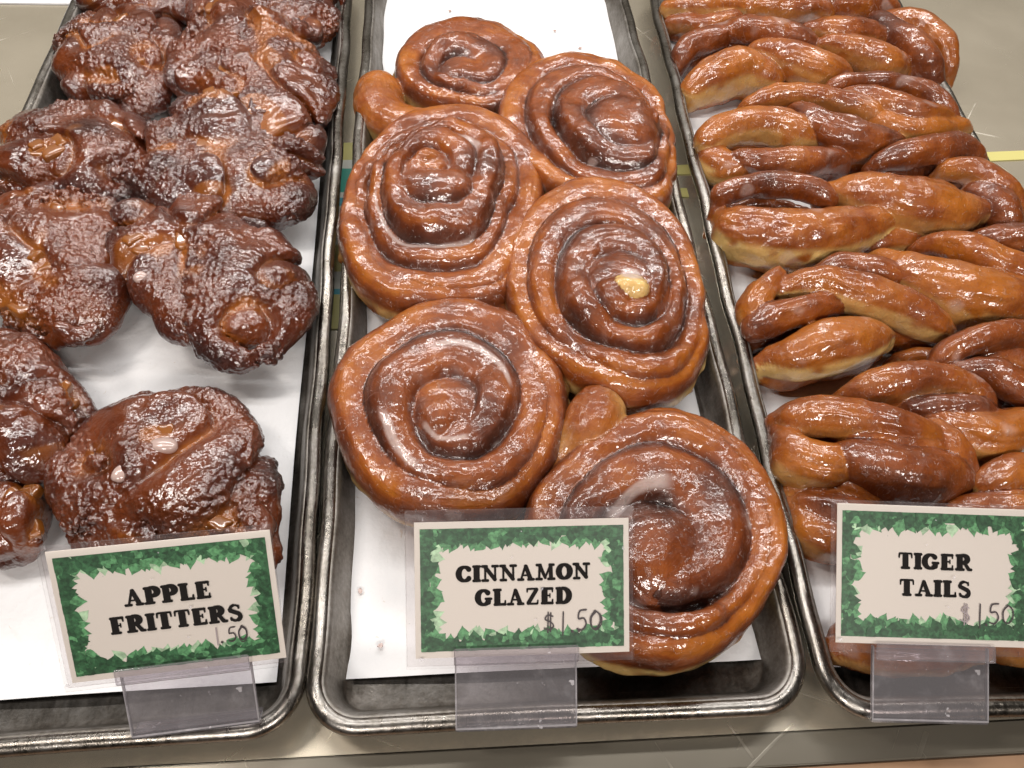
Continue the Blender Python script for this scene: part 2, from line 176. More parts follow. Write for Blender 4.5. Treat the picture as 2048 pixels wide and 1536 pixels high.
# ------------------------------------------------------------------ materials
def mat_dough():
    t = NT('glazed_dough'); ob = t.obj()
    at = t.n('ShaderNodeAttribute', attribute_name='mask'); sp = t.n('ShaderNodeSeparateColor'); t.set(sp, 0, at.outputs['Color']); cin, pale, glz = sp.outputs
    st = t.n('ShaderNodeAttribute', attribute_name='strand').outputs['Vector']
    info = t.n('ShaderNodeObjectInfo').outputs['Random']
    off = t.n('ShaderNodeVectorMath', operation='ADD'); t.set(off, 0, ob); cmb = t.n('ShaderNodeCombineXYZ'); t.set(cmb, 0, t.math('MULTIPLY', info, 7.3)); t.set(cmb, 1, t.math('MULTIPLY', info, 3.1)); t.set(off, 1, cmb.outputs[0]); ob = off.outputs[0]
    n1 = t.noise(ob, 45, 4, .6); n2 = t.noise(ob, 330, 4, .65); n3 = t.noise(t.mapping(st, (60, 420, 1)), 1, 3, .6)
    f = t.math('ADD', cin, t.math('MULTIPLY', t.math('SUBTRACT', n1, .5), .55)); f = t.math('ADD', f, t.math('MULTIPLY', t.math('SUBTRACT', n3, .5), .22)); f = t.math('ADD', f, t.math('MULTIPLY', t.math('SUBTRACT', n2, .5), .25))
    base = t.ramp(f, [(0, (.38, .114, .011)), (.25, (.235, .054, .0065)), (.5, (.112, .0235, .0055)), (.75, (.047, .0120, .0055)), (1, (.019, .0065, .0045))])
    pf = t.math('MULTIPLY', pale, t.rng(n1, .25, .6, .65, 1)); base = t.mix(pf, base, (.76, .52, .19))
    sp_ = t.rng(t.noise(ob, 900, 2), .62, .72); base = t.mix(t.math('MULTIPLY', sp_, .35), base, (.12, .035, .015))
    # sugar glaze film: milky patches, cracks and flakes
    g1 = t.rng(t.noise(ob, 70, 6, .62, .6), .50, .72); g2 = t.rng(t.noise(ob, 260, 3, .6, 1.2), .60, .70)
    wp = t.n('ShaderNodeVectorMath', operation='MULTIPLY_ADD'); wn = t.n('ShaderNodeTexNoise'); t.set(wn, 'Vector', ob); t.set(wn, 'Scale', 60); t.set(wp, 0, wn.outputs['Color']); t.set(wp, 1, (.022, .022, .022)); t.set(wp, 2, ob)
    cr = t.rng(t.vor(wp.outputs[0], 70, 'DISTANCE_TO_EDGE'), 0., .022, 1, 0); cr = t.math('MULTIPLY', cr, t.rng(t.noise(ob, 38, 2), .58, .68))
    film = t.math('ADD', t.math('MULTIPLY', g1, .06), t.math('MULTIPLY', g2, .14)); film = t.math('ADD', film, t.math('MULTIPLY', cr, .30)); film = t.math('ADD', film, t.math('MULTIPLY', glz, .75))
    film = t.math('MINIMUM', film, .85); base = t.mix(film, base, (.62, .50, .46))
    hgt = t.math('ADD', t.math('MULTIPLY', n2, .5), t.math('MULTIPLY', n3, .55)); hgt = t.math('ADD', hgt, t.math('MULTIPLY', t.math('ADD', g1, g2), .25))
    nb = t.bump(hgt, .0011, .75)
    cn = t.math('ADD', t.noise(ob, 150, 3, .6, .5), t.math('MULTIPLY', g2, .5)); cb = t.bump(cn, .0013, .45); gp = t.rng(t.noise(ob, 85, 3, .6), .44, .60); cb = t.bump(t.math('MULTIPLY', t.noise(ob, 850, 2, .6), gp), .0003, .35, cb); cb = t.bump(t.noise(ob, 420, 2), .0003, .35, cb)
    b = t.pbsdf(Base_Color=base, Roughness=.42, Normal=nb, Subsurface_Weight=.12, Subsurface_Radius=(.004, .0016, .0006), Subsurface_Scale=1.)
    t.set(b, 'Coat Weight', t.rng(t.noise(ob, 60, 3), .32, .58, .30, 1)); t.set(b, 'Coat Roughness', t.rng(t.noise(ob, 95, 3, .6), .35, .65, .06, .13)); t.set(b, 'Coat Normal', cb); t.set(b, 'Coat IOR', 1.62); t.set(b, 'Specular IOR Level', .3)
    return t.done(b.outputs[0])
def mat_fritter():
    t = NT('fritter_crust'); ob = t.obj()
    at = t.n('ShaderNodeAttribute', attribute_name='mask'); sp = t.n('ShaderNodeSeparateColor'); t.set(sp, 0, at.outputs['Color']); char, amb, bub = sp.outputs
    n1 = t.noise(ob, 60, 5, .62); n2 = t.noise(ob, 300, 5, .65)
    f = t.math('ADD', char, t.math('MULTIPLY', t.math('SUBTRACT', n1, .5), .7)); f = t.math('ADD', f, t.math('MULTIPLY', t.math('SUBTRACT', n2, .5), .3))
    base = t.ramp(f, [(0, (.15, .031, .005)), (.35, (.066, .0118, .0042)), (.65, (.027, .006, .0038)), (1, (.009, .0045, .004))])
    base = t.mix(t.math('MULTIPLY', amb, t.rng(n1, .3, .6, .5, 1)), base, (.34, .105, .012))
    g = t.rng(t.noise(ob, 110, 6, .65, .8), .52, .74)
    base = t.mix(t.math('MULTIPLY', g, .07), base, (.50, .40, .37))
    v = t.rng(t.vor(ob, 290), .05, .62); v2 = t.rng(t.vor(ob, 640), .05, .62)
    h = t.math('ADD', t.math('MULTIPLY', t.math('SUBTRACT', 1., v), .9), t.math('MULTIPLY', t.math('SUBTRACT', 1., v2), .35)); h = t.math('ADD', h, t.math('MULTIPLY', n2, .8))
    h = t.math('MULTIPLY', h, t.rng(bub, 0, 1, .45, 1)); nb = t.bump(h, .0009, .7)
    cb = t.bump(t.math('ADD', h, t.math('MULTIPLY', t.noise(ob, 500, 2), .3)), .0008, .6)
    b = t.pbsdf(Base_Color=base, Roughness=.35, Normal=nb)
    t.set(b, 'Coat Weight', 1.); t.set(b, 'Coat Roughness', .05); t.set(b, 'Coat IOR', 1.75); t.set(b, 'Specular IOR Level', .3); t.set(b, 'Coat Normal', cb)
    return t.done(b.outputs[0])
def mat_pan(name, r0, r1):
    t = NT(name); ob = t.obj()
    n = t.noise(t.mapping(ob, (1, .12, 1)), 260, 4, .6); m = t.noise(ob, 25, 5, .65); sp = t.noise(ob, 420, 4, .7)
    st = t.math('ADD', t.math('MULTIPLY', m, .7), t.math('MULTIPLY', sp, .3))
    base = t.ramp(st, [(.3, (.07, .062, .05)), (.45, (.20, .18, .155)), (.6, (.33, .31, .285)), (.75, (.46, .44, .41))])
    r = t.rng(t.math('ADD', t.math('MULTIPLY', n, .6), t.math('MULTIPLY', m, .4)), .3, .7, r0, r1)
    b = t.pbsdf(Base_Color=base, Metallic=1., Roughness=r, Normal=t.bump(t.math('ADD', t.math('MULTIPLY', sp, .4), t.noise(ob, 70, 2)), .0012, .35))
    return t.done(b.outputs[0])
def mat_steel(name='scratched_steel', k=1., met=.78):
    t = NT(name); ob = t.obj()
    br = t.noise(t.mapping(ob, (.06, 1, 1)), 900, 3, .5)
    m = t.noise(ob, 9, 4, .6)
    sc_ = None
    for i, a in enumerate((.35, -.6, 1.1, 2.2)):
        v = t.noise(t.mapping(t.mapping(ob, (1, 1, 1), (0, 0, a)), (7, 210, 1)), 1., 2, .5, .4)
        wv = t.math('MULTIPLY', t.rng(v, .69, .73), t.rng(t.noise(ob, 14 + 3 * i, 2), .50, .62))
        sc_ = wv if sc_ is None else t.math('MAXIMUM', sc_, wv)
    base = t.ramp(m, [(.3, (.68 * k, .61 * k, .48 * k)), (.7, (.84 * k, .76 * k, .61 * k))]); base = t.mix(t.math('MULTIPLY', sc_, .30 if k == 1. else .04), base, (.9, .88, .84))
    r = t.math('ADD', .27, t.math('MULTIPLY', sc_, .3))
    b = t.pbsdf(Base_Color=base, Metallic=met, Roughness=r, Normal=t.bump(t.math('ADD', t.math('MULTIPLY', br, .0), sc_), .0002, .3))
    return t.done(b.outputs[0])
def mat_paper():
    t = NT('baking_paper'); ob = t.obj(); n = t.noise(ob, 35, 4, .6); n2 = t.noise(ob, 900, 2)
    gr = t.rng(t.noise(ob, 60, 4, .6, .5), .58, .72)
    base = t.mix(t.math('MULTIPLY', gr, .16), (.82, .82, .825), (.64, .60, .54)); sm = t.rng(t.noise(ob, 210, 3, .6, 1.), .69, .73); base = t.mix(t.math('MULTIPLY', sm, .35), base, (.50, .36, .22))
    b = t.pbsdf(Base_Color=base, Roughness=.5, Normal=t.bump(t.math('ADD', n, t.math('MULTIPLY', n2, .05)), .004, .45))
    return t.done(b.outputs[0])
def mat_clear(name, tint=(.93, .92, .94), dust=.05, rough=.06, refl=1.):
    t = NT(name); ob = t.obj()
    fr = t.n('ShaderNodeFresnel'); t.set(fr, 'IOR', 1.5)
    tr = t.n('ShaderNodeBsdfTransparent'); t.set(tr, 0, tint)
    gl = t.n('ShaderNodeBsdfGlossy'); t.set(gl, 'Roughness', rough); t.set(gl, 'Normal', t.bump(t.noise(ob, 60, 2), .001, .15))
    df = t.n('ShaderNodeBsdfDiffuse'); t.set(df, 0, (.8, .77, .8))
    m1 = t.n('ShaderNodeMixShader'); t.set(m1, 0, t.math('MULTIPLY', fr.outputs[0], refl)); t.set(m1, 1, tr.outputs[0]); t.set(m1, 2, gl.outputs[0])
    d = t.math('ADD', dust, t.math('MULTIPLY', t.rng(t.noise(ob, 55, 5, .7), .5, .8), dust * 1.5)); d = t.math('ADD', d, t.math('MULTIPLY', t.rng(t.noise(ob, 190, 2, .5), .74, .77), .35))
    m2 = t.n('ShaderNodeMixShader'); t.set(m2, 0, d); t.set(m2, 1, m1.outputs[0]); t.set(m2, 2, df.outputs[0])
    return t.done(m2.outputs[0])
def mat_ink(name, col, var=.5, scale=220):
    t = NT(name); ob = t.obj(); n = t.noise(ob, scale, 3, .6)
    base = t.mix(t.rng(n, .3, .7), tuple(c * (1 - var * .6) for c in col), tuple(min(1, c * (1 + var)) for c in col))
    b = t.pbsdf(Base_Color=base, Roughness=.45); return t.done(b.outputs[0])
M_DOUGH, M_FRIT, M_PAN, M_RIM, M_STEEL, M_PAPER = mat_dough(), mat_fritter(), mat_pan('worn_aluminium', .42, .62), mat_pan('worn_rim', .20, .38), mat_steel(), mat_paper(); M_LEDGE = mat_steel('dull_steel', .30, .5)
M_CARD = simple('card_stock', (.82, .755, .68), .5)
M_INK = simple('black_print', (.010, .008, .007), .8, Specular_IOR_Level=.2); M_PEN = simple('pen_marks', (.06, .045, .05), .5); M_PENF = simple('faded_pen_marks', (.42, .36, .37), .5)
LEAF = [mat_ink('dark_leaf_print', (.022, .085, .034), .6, 500), mat_ink('mid_leaf_print', (.038, .135, .055), .6, 500), mat_ink('light_leaf_print', (.10, .29, .125), .6, 500), mat_ink('pale_leaf_print', (.42, .62, .40))]
M_SLEEVE = mat_clear('clear_sleeve', (.97, .96, .96), .03, .10, .4); M_FILM = mat_clear('clear_film', (.995, .99, .99), .002, .06, .45); M_HOLD = mat_clear('clear_acrylic', (.90, .88, .90), .09, .10)
M_EDGE = mat_clear('acrylic_edge', (.9, .88, .9), .32, .1)
M_APPLE = simple('cooked_apple', (.25, .080, .011), .25, Coat_Weight=1., Coat_Roughness=.06, Subsurface_Weight=.3, Subsurface_Radius=(.004, .002, .0006), Subsurface_Scale=1.)
M_GLAZE = simple('sugar_glaze', (.50, .36, .32), .2, Coat_Weight=1., Coat_Roughness=.05)
# ------------------------------------------------------------------ setting
def box(x0, x1, y0, y1, z0, z1, bev=0):
    import bmesh
    bm = bmesh.new(); bmesh.ops.create_cube(bm, size=1)
    for v in bm.verts: v.co = Vector(((x0 + x1) / 2 + v.co.x * (x1 - x0), (y0 + y1) / 2 + v.co.y * (y1 - y0), (z0 + z1) / 2 + v.co.z * (z1 - z0)))
    if bev: bmesh.ops.bevel(bm, geom=bm.edges[:], offset=bev, segments=3, affect='EDGES')
    me = bpy.data.meshes.new('box'); bm.to_mesh(me); bm.free(); return me
tag(link('counter', box(-.9, .95, -.003, 1.2, -.02, 0), M_STEEL), kind='structure')
tag(link('counter_ledge', box(-.9, .95, -.0185, -.0035, -.02, .0008, .0006), M_LEDGE), kind='structure')
M_TRIM = mat_ink('tan_trim', (.30, .18, .105), .15, 40)
tag(link('counter_trim', box(-.9, .95, -.06, -.0187, -.02, -.0012, .0006), M_TRIM), kind='structure')
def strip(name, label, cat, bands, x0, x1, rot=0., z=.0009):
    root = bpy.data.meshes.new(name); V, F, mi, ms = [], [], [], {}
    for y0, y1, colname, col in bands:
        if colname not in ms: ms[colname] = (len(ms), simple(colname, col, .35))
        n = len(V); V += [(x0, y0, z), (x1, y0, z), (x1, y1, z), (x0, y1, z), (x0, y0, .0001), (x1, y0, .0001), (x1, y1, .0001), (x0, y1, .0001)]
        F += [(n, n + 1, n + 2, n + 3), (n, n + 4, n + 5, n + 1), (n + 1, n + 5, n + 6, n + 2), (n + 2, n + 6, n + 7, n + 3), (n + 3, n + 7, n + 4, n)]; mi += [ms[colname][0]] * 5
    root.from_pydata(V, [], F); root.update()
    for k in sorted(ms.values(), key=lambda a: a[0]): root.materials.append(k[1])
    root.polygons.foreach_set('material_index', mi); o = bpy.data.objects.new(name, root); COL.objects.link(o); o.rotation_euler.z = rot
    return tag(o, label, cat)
YE, WH, TE, CY = ('yellow_reflection', (.66, .60, .22)), ('white_reflection', (.75, .75, .66)), ('teal_reflection', (.06, .40, .30)), ('cyan_reflection', (.10, .45, .55))  # flat colours painted in place of reflections in the steel
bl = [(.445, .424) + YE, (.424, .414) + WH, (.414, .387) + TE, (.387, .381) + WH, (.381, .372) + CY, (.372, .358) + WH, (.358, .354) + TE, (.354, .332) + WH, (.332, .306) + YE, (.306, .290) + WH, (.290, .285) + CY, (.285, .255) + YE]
strip('gap_reflection_strip', 'narrow strip of teal, white and yellow reflections painted in the gap left of the middle tray', 'label', [(b, a) + tuple(c) for a, b, *c in bl], -.1315, -.1195)  # made-up strip; its bands stand in for colours reflected between the trays
strip('yellow_reflection_strip', 'bright yellow reflection painted as a strip on the steel counter under the twist doughnut tray', 'label', [(.398, .409) + YE], .1135, .60, math.radians(3.6))  # painted yellow reflection, laid on the counter as a thin strip
strip('yellow_reflection_dash', 'short yellow painted reflection in the gap between the roll tray and the twist tray', 'label', [(.381, .391) + YE], .1125, .1350)  # second yellow reflection, painted as a short piece in the gap
strip('price_tag', 'small orange and tan tag between the left and middle trays near the front', 'label', [(.030, .037) + ('tan_print', (.42, .30, .17)), (.037, .045) + ('orange_print', (.55, .12, .04)), (.045, .051) + ('tan_print', (.42, .30, .17))], -.1315, -.1165)
# ------------------------------------------------------------------ trays
def rrect(x0, x1, y0, y1, r, n=14):
    P = []
    for cx, cy, a in ((x1 - r, y0 + r, -90), (x1 - r, y1 - r, 0), (x0 + r, y1 - r, 90), (x0 + r, y0 + r, 180)):
        for i in range(n + 1):
            t = math.radians(a + 90 * i / n); P.append((cx + r * math.cos(t), cy + r * math.sin(t)))
    # subdivide long sides
    Q = []
    for i, p in enumerate(P):
        q = P[(i + 1) % len(P)]; L = math.dist(p, q); k = max(1, int(L / .008))
        for j in range(k): Q.append((p[0] + (q[0] - p[0]) * j / k, p[1] + (q[1] - p[1]) * j / k))
    return Q
def offset_loop(L, d):
    n = len(L); out = []
    for i in range(n):
        a, b = Vector(L[i - 1]), Vector(L[(i + 1) % n]); t = (b - a).normalized(); out.append((L[i][0] - t.y * d, L[i][1] + t.x * d))
    return out
W2, LEN = .12, .69
def tray(label, mat4, seed):
    root = empty('baking_tray', mat=mat4); tag(root, label, 'baking tray', 'baking trays on the counter')
    L = rrect(-W2, W2, 0, LEN, .027)
    def sweep(name, prof, closed, cap=None):
        V, F = [], []
        for d, z in prof:
            for x, y in offset_loop(L, d):
                dn = Vector((x * 18, y * 18, seed)); k = .0005 * math.sin(dn.x * 1.7 + dn.y * 2.3 + seed) + .0004 * math.sin(dn.y * 5.1 + seed * 2)
                V.append((x + k, y + k * .5, z + .6 * k))
        n = len(L); m = len(prof)
        for j in range(m - (0 if closed else 1)):
            for i in range(n):
                a, b = j * n + i, j * n + (i + 1) % n; j2 = (j + 1) % m; c, d_ = j2 * n + (i + 1) % n, j2 * n + i
                F.append((a, b, c, d_))
        if cap is not None:
            for k in cap: F.append(tuple(k * n + i for i in range(n)))
        return link(name, mesh_py(name, V, F, True), M_RIM if name == 'rolled_rim' else M_PAN, root)
    R = .0043
    sweep('rolled_rim', [(R + .0002 - R * math.cos(a), .0216 + R * math.sin(a)) for a in [i * 2 * math.pi / 16 for i in range(16)]], True)
    prof = [(.0070, .0246), (.0092, .0236), (.0102, .0215), (.0150, .0055), (.0162, .0032), (.0185, .0022)]
    sweep('pan', prof + [(.0185, .0012), (.0155, .0016), (.0140, .0050), (.0092, .0205), (.0060, .0210)], True, [5, 6])
    return root
def frame2(x, y, ang): return Matrix.Translation((x, y, 0)) @ Matrix.Rotation(ang, 4, 'Z')
T_MID = frame2(0, 0, 0); T_LEFT = frame2(-.2381, -.0015, math.radians(1.2)); T_RIGHT = frame2(.2412, -.0076, math.radians(-1.6))
tray('dark worn baking tray of apple fritters, lined with white paper', T_LEFT, 1)
tray('dark worn baking tray of cinnamon rolls between the other two trays', T_MID, 2)
tray('dark worn baking tray of braided twist doughnuts, lined with white paper', T_RIGHT, 3)
def paper(label, mat4, x0, x1, y0, y1, seed, rot=0):
    nx, ny = 40, 120; V, F = [], []; rnd = random.Random(seed)
    for j in range(ny + 1):
        for i in range(nx + 1):
            x = x0 + (x1 - x0) * i / nx; y = y0 + (y1 - y0) * j / ny
            e = max(0, 1 - (y - y0) / .035); z = .0034 + .0016 * e * e + .0005 * math.sin(x * 60 + seed) * math.sin(y * 37 + seed * 2) + .0009 * e * math.sin(x * 40 + seed)
            wob = .0006 * math.sin(y * 21 + seed)
            V.append((x + wob, y, z))
    for j in range(ny):
        for i in range(nx):
            a = j * (nx + 1) + i; F.append((a, a + 1, a + nx + 2, a + nx + 1))
    o = link('paper_liner', mesh_py('paper_liner', V, F, True), M_PAPER); o.matrix_world = mat4 @ Matrix.Rotation(rot, 4, 'Z')
    return tag(o, label, 'paper liner', 'paper liners in the trays')
paper('white paper sheet under the apple fritters', T_LEFT, -.101, .101, .0300, .655, 1)
paper('white paper sheet under the cinnamon rolls, bare at the far end', T_MID, -.1085, .1045, .0305, .66, 2)
paper('white paper sheet under the twist doughnuts', T_RIGHT, -.1035, .1035, .030, .655, 3)
# ------------------------------------------------------------------ pastry builders
FLOOR = .0045
def oval_field(shape, o, h, S, px=2.2):
    """S rows: x, y, zc, a (half width), b (half height); hard union of upright ovals swept along the samples."""
    F = np.full(shape, .02, np.float32); zs = o[2] + h * np.arange(shape[2])
    for x, y, zc, a, b in S:
        m = a * 1.5 + .004; i0 = max(0, int((x - m - o[0]) / h)); i1 = min(shape[0], int((x + m - o[0]) / h) + 2); j0 = max(0, int((y - m - o[1]) / h)); j1 = min(shape[1], int((y + m - o[1]) / h) + 2)
        if i1 <= i0 or j1 <= j0: continue
        dx = (o[0] + h * np.arange(i0, i1) - x)[:, None]; dy = (o[1] + h * np.arange(j0, j1) - y)[None]
        d = ((dx * dx + dy * dy) / (a * a)) ** (px / 2); q = (np.abs(zs - zc) / b) ** 2.2
        f = ((d[:, :, None] + q[None, None]) ** (1 / 2.3) - 1) * min(a, b)
        F[i0:i1, j0:j1] = np.minimum(F[i0:i1, j0:j1], f)
    return F
def nearest(V, S):
    """index of the sample whose oval is nearest each vertex, signed side offset and arc position"""
    best = np.full(len(V), 9., np.float32); bi = np.zeros(len(V), np.int32)
    for k, (x, y, zc, a, b) in enumerate(S):
        d = (((V[:, 0] - x) ** 2 + (V[:, 1] - y) ** 2) / (a * a)) ** 1.1 + (np.abs(V[:, 2] - zc) / b) ** 2.4
        m = d < best; best[m] = d[m]; bi[m] = k
    return bi
def catmull(P, step=.0009):
    P = np.array(P, float); out = []
    P = np.vstack([2 * P[0] - P[1], P, 2 * P[-1] - P[-2]])
    for i in range(1, len(P) - 2):
        a, b, c, d = P[i - 1:i + 3]; n = max(2, int(np.linalg.norm(c[:2] - b[:2]) / step))
        for t in np.arange(n) / n:
            out.append(.5 * ((2 * b) + (-a + c) * t + (2 * a - 5 * b + 4 * c - d) * t * t + (-a + 3 * b - 3 * c + d) * t ** 3))
    out.append(P[-2]); return np.array(out)
def grid_for(S, h, pad=.005):
    S = np.asarray(S); lo = np.array([(S[:, 0] - S[:, 3]).min(), (S[:, 1] - S[:, 3]).min(), (S[:, 2] - S[:, 4]).min()]) - pad
    hi = np.array([(S[:, 0] + S[:, 3]).max(), (S[:, 1] + S[:, 3]).max(), (S[:, 2] + S[:, 4]).max()]) + pad
    return lo, tuple(((hi - lo) / h).astype(int) + 1)
def displace(F, o, h, seed, amps, band=.006):
    m = np.abs(F) < band; I = np.argwhere(m); p = I * h + o
    d = sum(a * noise(p * s, seed + i) for i, (s, a) in enumerate(amps)); F[m] += d.astype(np.float32); return F
def wrinkle(V, Q, s, lat, idn, amp, fs=22, fl=230, dia=0.):
    N = np.zeros_like(V); n = np.cross(V[Q[:, 2]] - V[Q[:, 0]], V[Q[:, 3]] - V[Q[:, 1]])
    for k in range(4): np.add.at(N, Q[:, k], n)
    N /= np.linalg.norm(N, axis=1)[:, None] + 1e-12
    q = np.stack([s * fs + dia * lat * fl, lat * fl, idn * 3.7 + V[:, 2] * 60], 1); m = sstep(-.3, .35, noise(V * 40, 77))
    return V + N * (amp * m * (noise(q, 5) + .5 * noise(q * 2.1, 6)))[:, None]
def finish(name, label, cat, group, V, Q, mask, strand, mat):
    c = np.array([V[:, 0].mean(), V[:, 1].mean(), V[:, 2].min()]); me = mesh_np(name, V - c, Q)
    attr(me, 'mask', mask)
    if strand is not None: attr(me, 'strand', strand, 'FLOAT_VECTOR')
    return tag(link(name, me, mat, None, c), label, cat, group)
def strand_coords(V, S, bi, cyc=True):
    S = np.asarray(S); T = np.gradient(S[:, :2], axis=0); T /= np.linalg.norm(T, axis=1)[:, None] + 1e-9
    s = np.concatenate([[0], np.cumsum(np.linalg.norm(np.diff(S[:, :2], axis=0), axis=1))])
    dv = V[:, :2] - S[bi, :2]; al = (dv * T[bi]).sum(1); lat = dv[:, 0] * -T[bi, 1] + dv[:, 1] * T[bi, 0]
    return s[bi] + al, lat
def roll(key, label):
    d = DATA['rolls'][key]; h = .0011; seed = ord(key); rnd = np.random.RandomState(seed)
    c = np.array(d['c']) / 1000; O = np.array(d['out']) / 1000 - c; lift = d['lift'] / 1000 + FLOOR - .001
    ang = np.arctan2(O[:, 1], O[:, 0]); rad = np.hypot(O[:, 0], O[:, 1]); k = np.argsort(ang); ang, rad = ang[k], rad[k]
    A = np.concatenate([ang - 2 * np.pi, ang, ang + 2 * np.pi]); Rr = np.tile(rad, 3)
    th_ = np.linspace(-np.pi, np.pi, 361); rs = np.interp(th_, A, Rr)
    for _ in range(12): rs[:-1] = (np.roll(rs[:-1], 1) + 2 * rs[:-1] + np.roll(rs[:-1], -1)) / 4
    rs[-1] = rs[0]
    Rof = lambda t: np.interp((t + np.pi) % (2 * np.pi) - np.pi, th_, rs)
    tb = d['tb']; n = len(tb) - 1; dr = d['dir']; ph = math.radians(d['ph']); S = []; tt = []
    hw = [(tb[i + 1] - tb[i]) / 2 for i in range(n)]; mid = [.03] + [(tb[i] + tb[i + 1]) / 2 for i in range(1, n)]; mid[-1] = 1.0 - hw[-1] * d['crs'][-1]; hw[0] = tb[1] * .8
    N = (n - 1) * 420 + 420
    for i in range(N + 1):
        u = i / N * n; th = ph + dr * u * 2 * math.pi; q = min(u, n - 1) if u > n - 1 else u; k = int(min(q, n - 2)); fr = min(1., q - k)
        lp = lambda A: A[k] * (1 - fr) + A[k + 1] * fr
        t = lp(mid); half = lp(hw) * Rof(th); crr = lp(d['crs']) * (1 + .24 * max(0, math.sin(th * .9 + seed)) + .06 * math.sin(th * 2.9 + seed * 2)); t += .018 * math.sin(th + seed) * (1 - u / n) * min(1, u)
        e = max(0., (u - (n - .22)) / .22)
        r = (t - .5 * e * hw[-1]) * Rof(th); x, y = c[0] + r * math.cos(th), c[1] + r * math.sin(th)
        top = (lp(d['tops']) + d['lift']) / 1000 * (1 + .035 * math.sin(th * 2.3 + seed) + .02 * math.sin(th * 4.1)); a = max(.005, half * crr) * (1 - .35 * e); top -= .010 * e
        bot = lift; S.append((x, y, (top + bot) / 2, a, (top - bot) / 2)); tt.append(t)
    nc = len(S)
    if 'tail' in d:
        T = catmull([[p[0] / 1000, p[1] / 1000, (p[2] + d['lift']) / 1000, p[3] / 1000] for p in d['tail']])
        for x, y, z, r in T: S.append((x, y, (z + lift) / 2, r, (z - lift) / 2)); tt.append(1.2)
    if d.get('palec'):
        T = [(c[0] + .0035 * k, c[1] - .002 * k * k, (.0610 + d['lift'] / 1000 + lift) / 2, .0120, (.0610 + d['lift'] / 1000 - lift) / 2) for k in (-1., -.5, 0., .5, 1.)]; S += T; tt += [2.] * 5
    # solid base under the coils
    S = np.array(S); tt = np.array(tt); E4 = np.concatenate([np.stack([c[0] + rs * np.cos(th_), c[1] + rs * np.sin(th_), 0 * rs + .02, 0 * rs + .003, 0 * rs + .01], 1), S]); o, shp = grid_for(E4, h); F = oval_field(shp, o, h, S[:nc], 2.8)
    if nc < len(S): F = np.minimum(F, oval_field(shp, o, h, S[nc:], 2.0))
    gx = o[0] + h * np.arange(shp[0]); gy = o[1] + h * np.arange(shp[1]); gz = o[2] + h * np.arange(shp[2])
    dx, dy = gx[:, None] - c[0], gy[None] - c[1]; rho = np.hypot(dx, dy) / Rof(np.arctan2(dy, dx)); zt = d['ho'] / 1000 * .76 + d['lift'] / 1000
    zc, hb = (zt + lift) / 2, (zt - lift) / 2
    B = (((rho / .97) ** 2.6)[:, :, None] + (np.abs(gz - zc) / hb)[None, None] ** 3) ** (1 / 2.8) - 1
    F = np.minimum(F, (B * hb).astype(np.float32)); F = blur(F, 1)
    F = displace(F, o, h, seed, [(32, .0022), (85, .0008), (240, .00025)])
    V, Q = surfnets(F, o, h); S2, t2 = S[::2], tt[::2]; bi = nearest(V, S2); s, lat = strand_coords(V, S2, bi)
    rel = lat / S2[bi, 3] * dr * -1; t = t2[bi]; zz = (V[:, 2] - lift) / (S2[bi, 4] * 2)
    nz = noise(V * 30, seed + 9); nz2 = noise(V * 75, seed + 5)
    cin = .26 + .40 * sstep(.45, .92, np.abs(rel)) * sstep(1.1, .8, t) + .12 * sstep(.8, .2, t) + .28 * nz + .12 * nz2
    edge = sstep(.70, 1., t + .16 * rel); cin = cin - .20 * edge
    cin = np.where(t > 1.1, .12 + .2 * nz, cin)
    side = sstep(.62, .40, zz) * sstep(.12, .3, zz) * sstep(.80, .95, t + .1 * np.abs(rel)); pale = side * sstep(-.35, .35, nz2 + .25) * .75
    glz = sstep(.45, .62, noise(V * 55, seed + 21)) * sstep(.5, .8, np.abs(rel)) * .5
    aw = np.degrees(np.arctan2(V[:, 1] - c[1], V[:, 0] - c[0])) % 360; rr = np.hypot(V[:, 0] - c[0], V[:, 1] - c[1]) / Rof(np.arctan2(V[:, 1] - c[1], V[:, 0] - c[0]))
    for a0, a1, t0, tw in d.get('arcs', []):
        da = (aw - a0) % 360; wd = tw * (1 + .5 * nz); glz = np.maximum(glz, sstep(0, 14, da) * sstep(a1 - a0, a1 - a0 - 14, da) * (da < a1 - a0) * sstep(wd, wd * .4, np.abs(rr - t0)) * .8)
    if d.get('palec'):
        rc = np.hypot(V[:, 0] - c[0] - .001, V[:, 1] - c[1] + .004); pale = np.maximum(pale, (t > 1.5) * (.92 + .2 * nz)); cin = np.where(t > 1.5, .15, cin); glz = np.maximum(glz, sstep(.008, .004, np.hypot(V[:, 0] - c[0] - .001, V[:, 1] - c[1] - .006)) * .9)
    if d.get('tailpale'): pale = np.where(t > 1.1, np.maximum(pale, .5 * sstep(.4, -.4, nz)), pale)
    V = wrinkle(V, Q, s, lat, np.floor(t * 4), .0006)
    return finish('cinnamon_roll', label, 'pastry', 'glazed cinnamon rolls on the middle tray', V, Q, np.stack([np.clip(cin, 0, 1), np.clip(pale, 0, 1), np.clip(glz, 0, 1)], 1), np.stack([s, lat, t], 1), M_DOUGH)
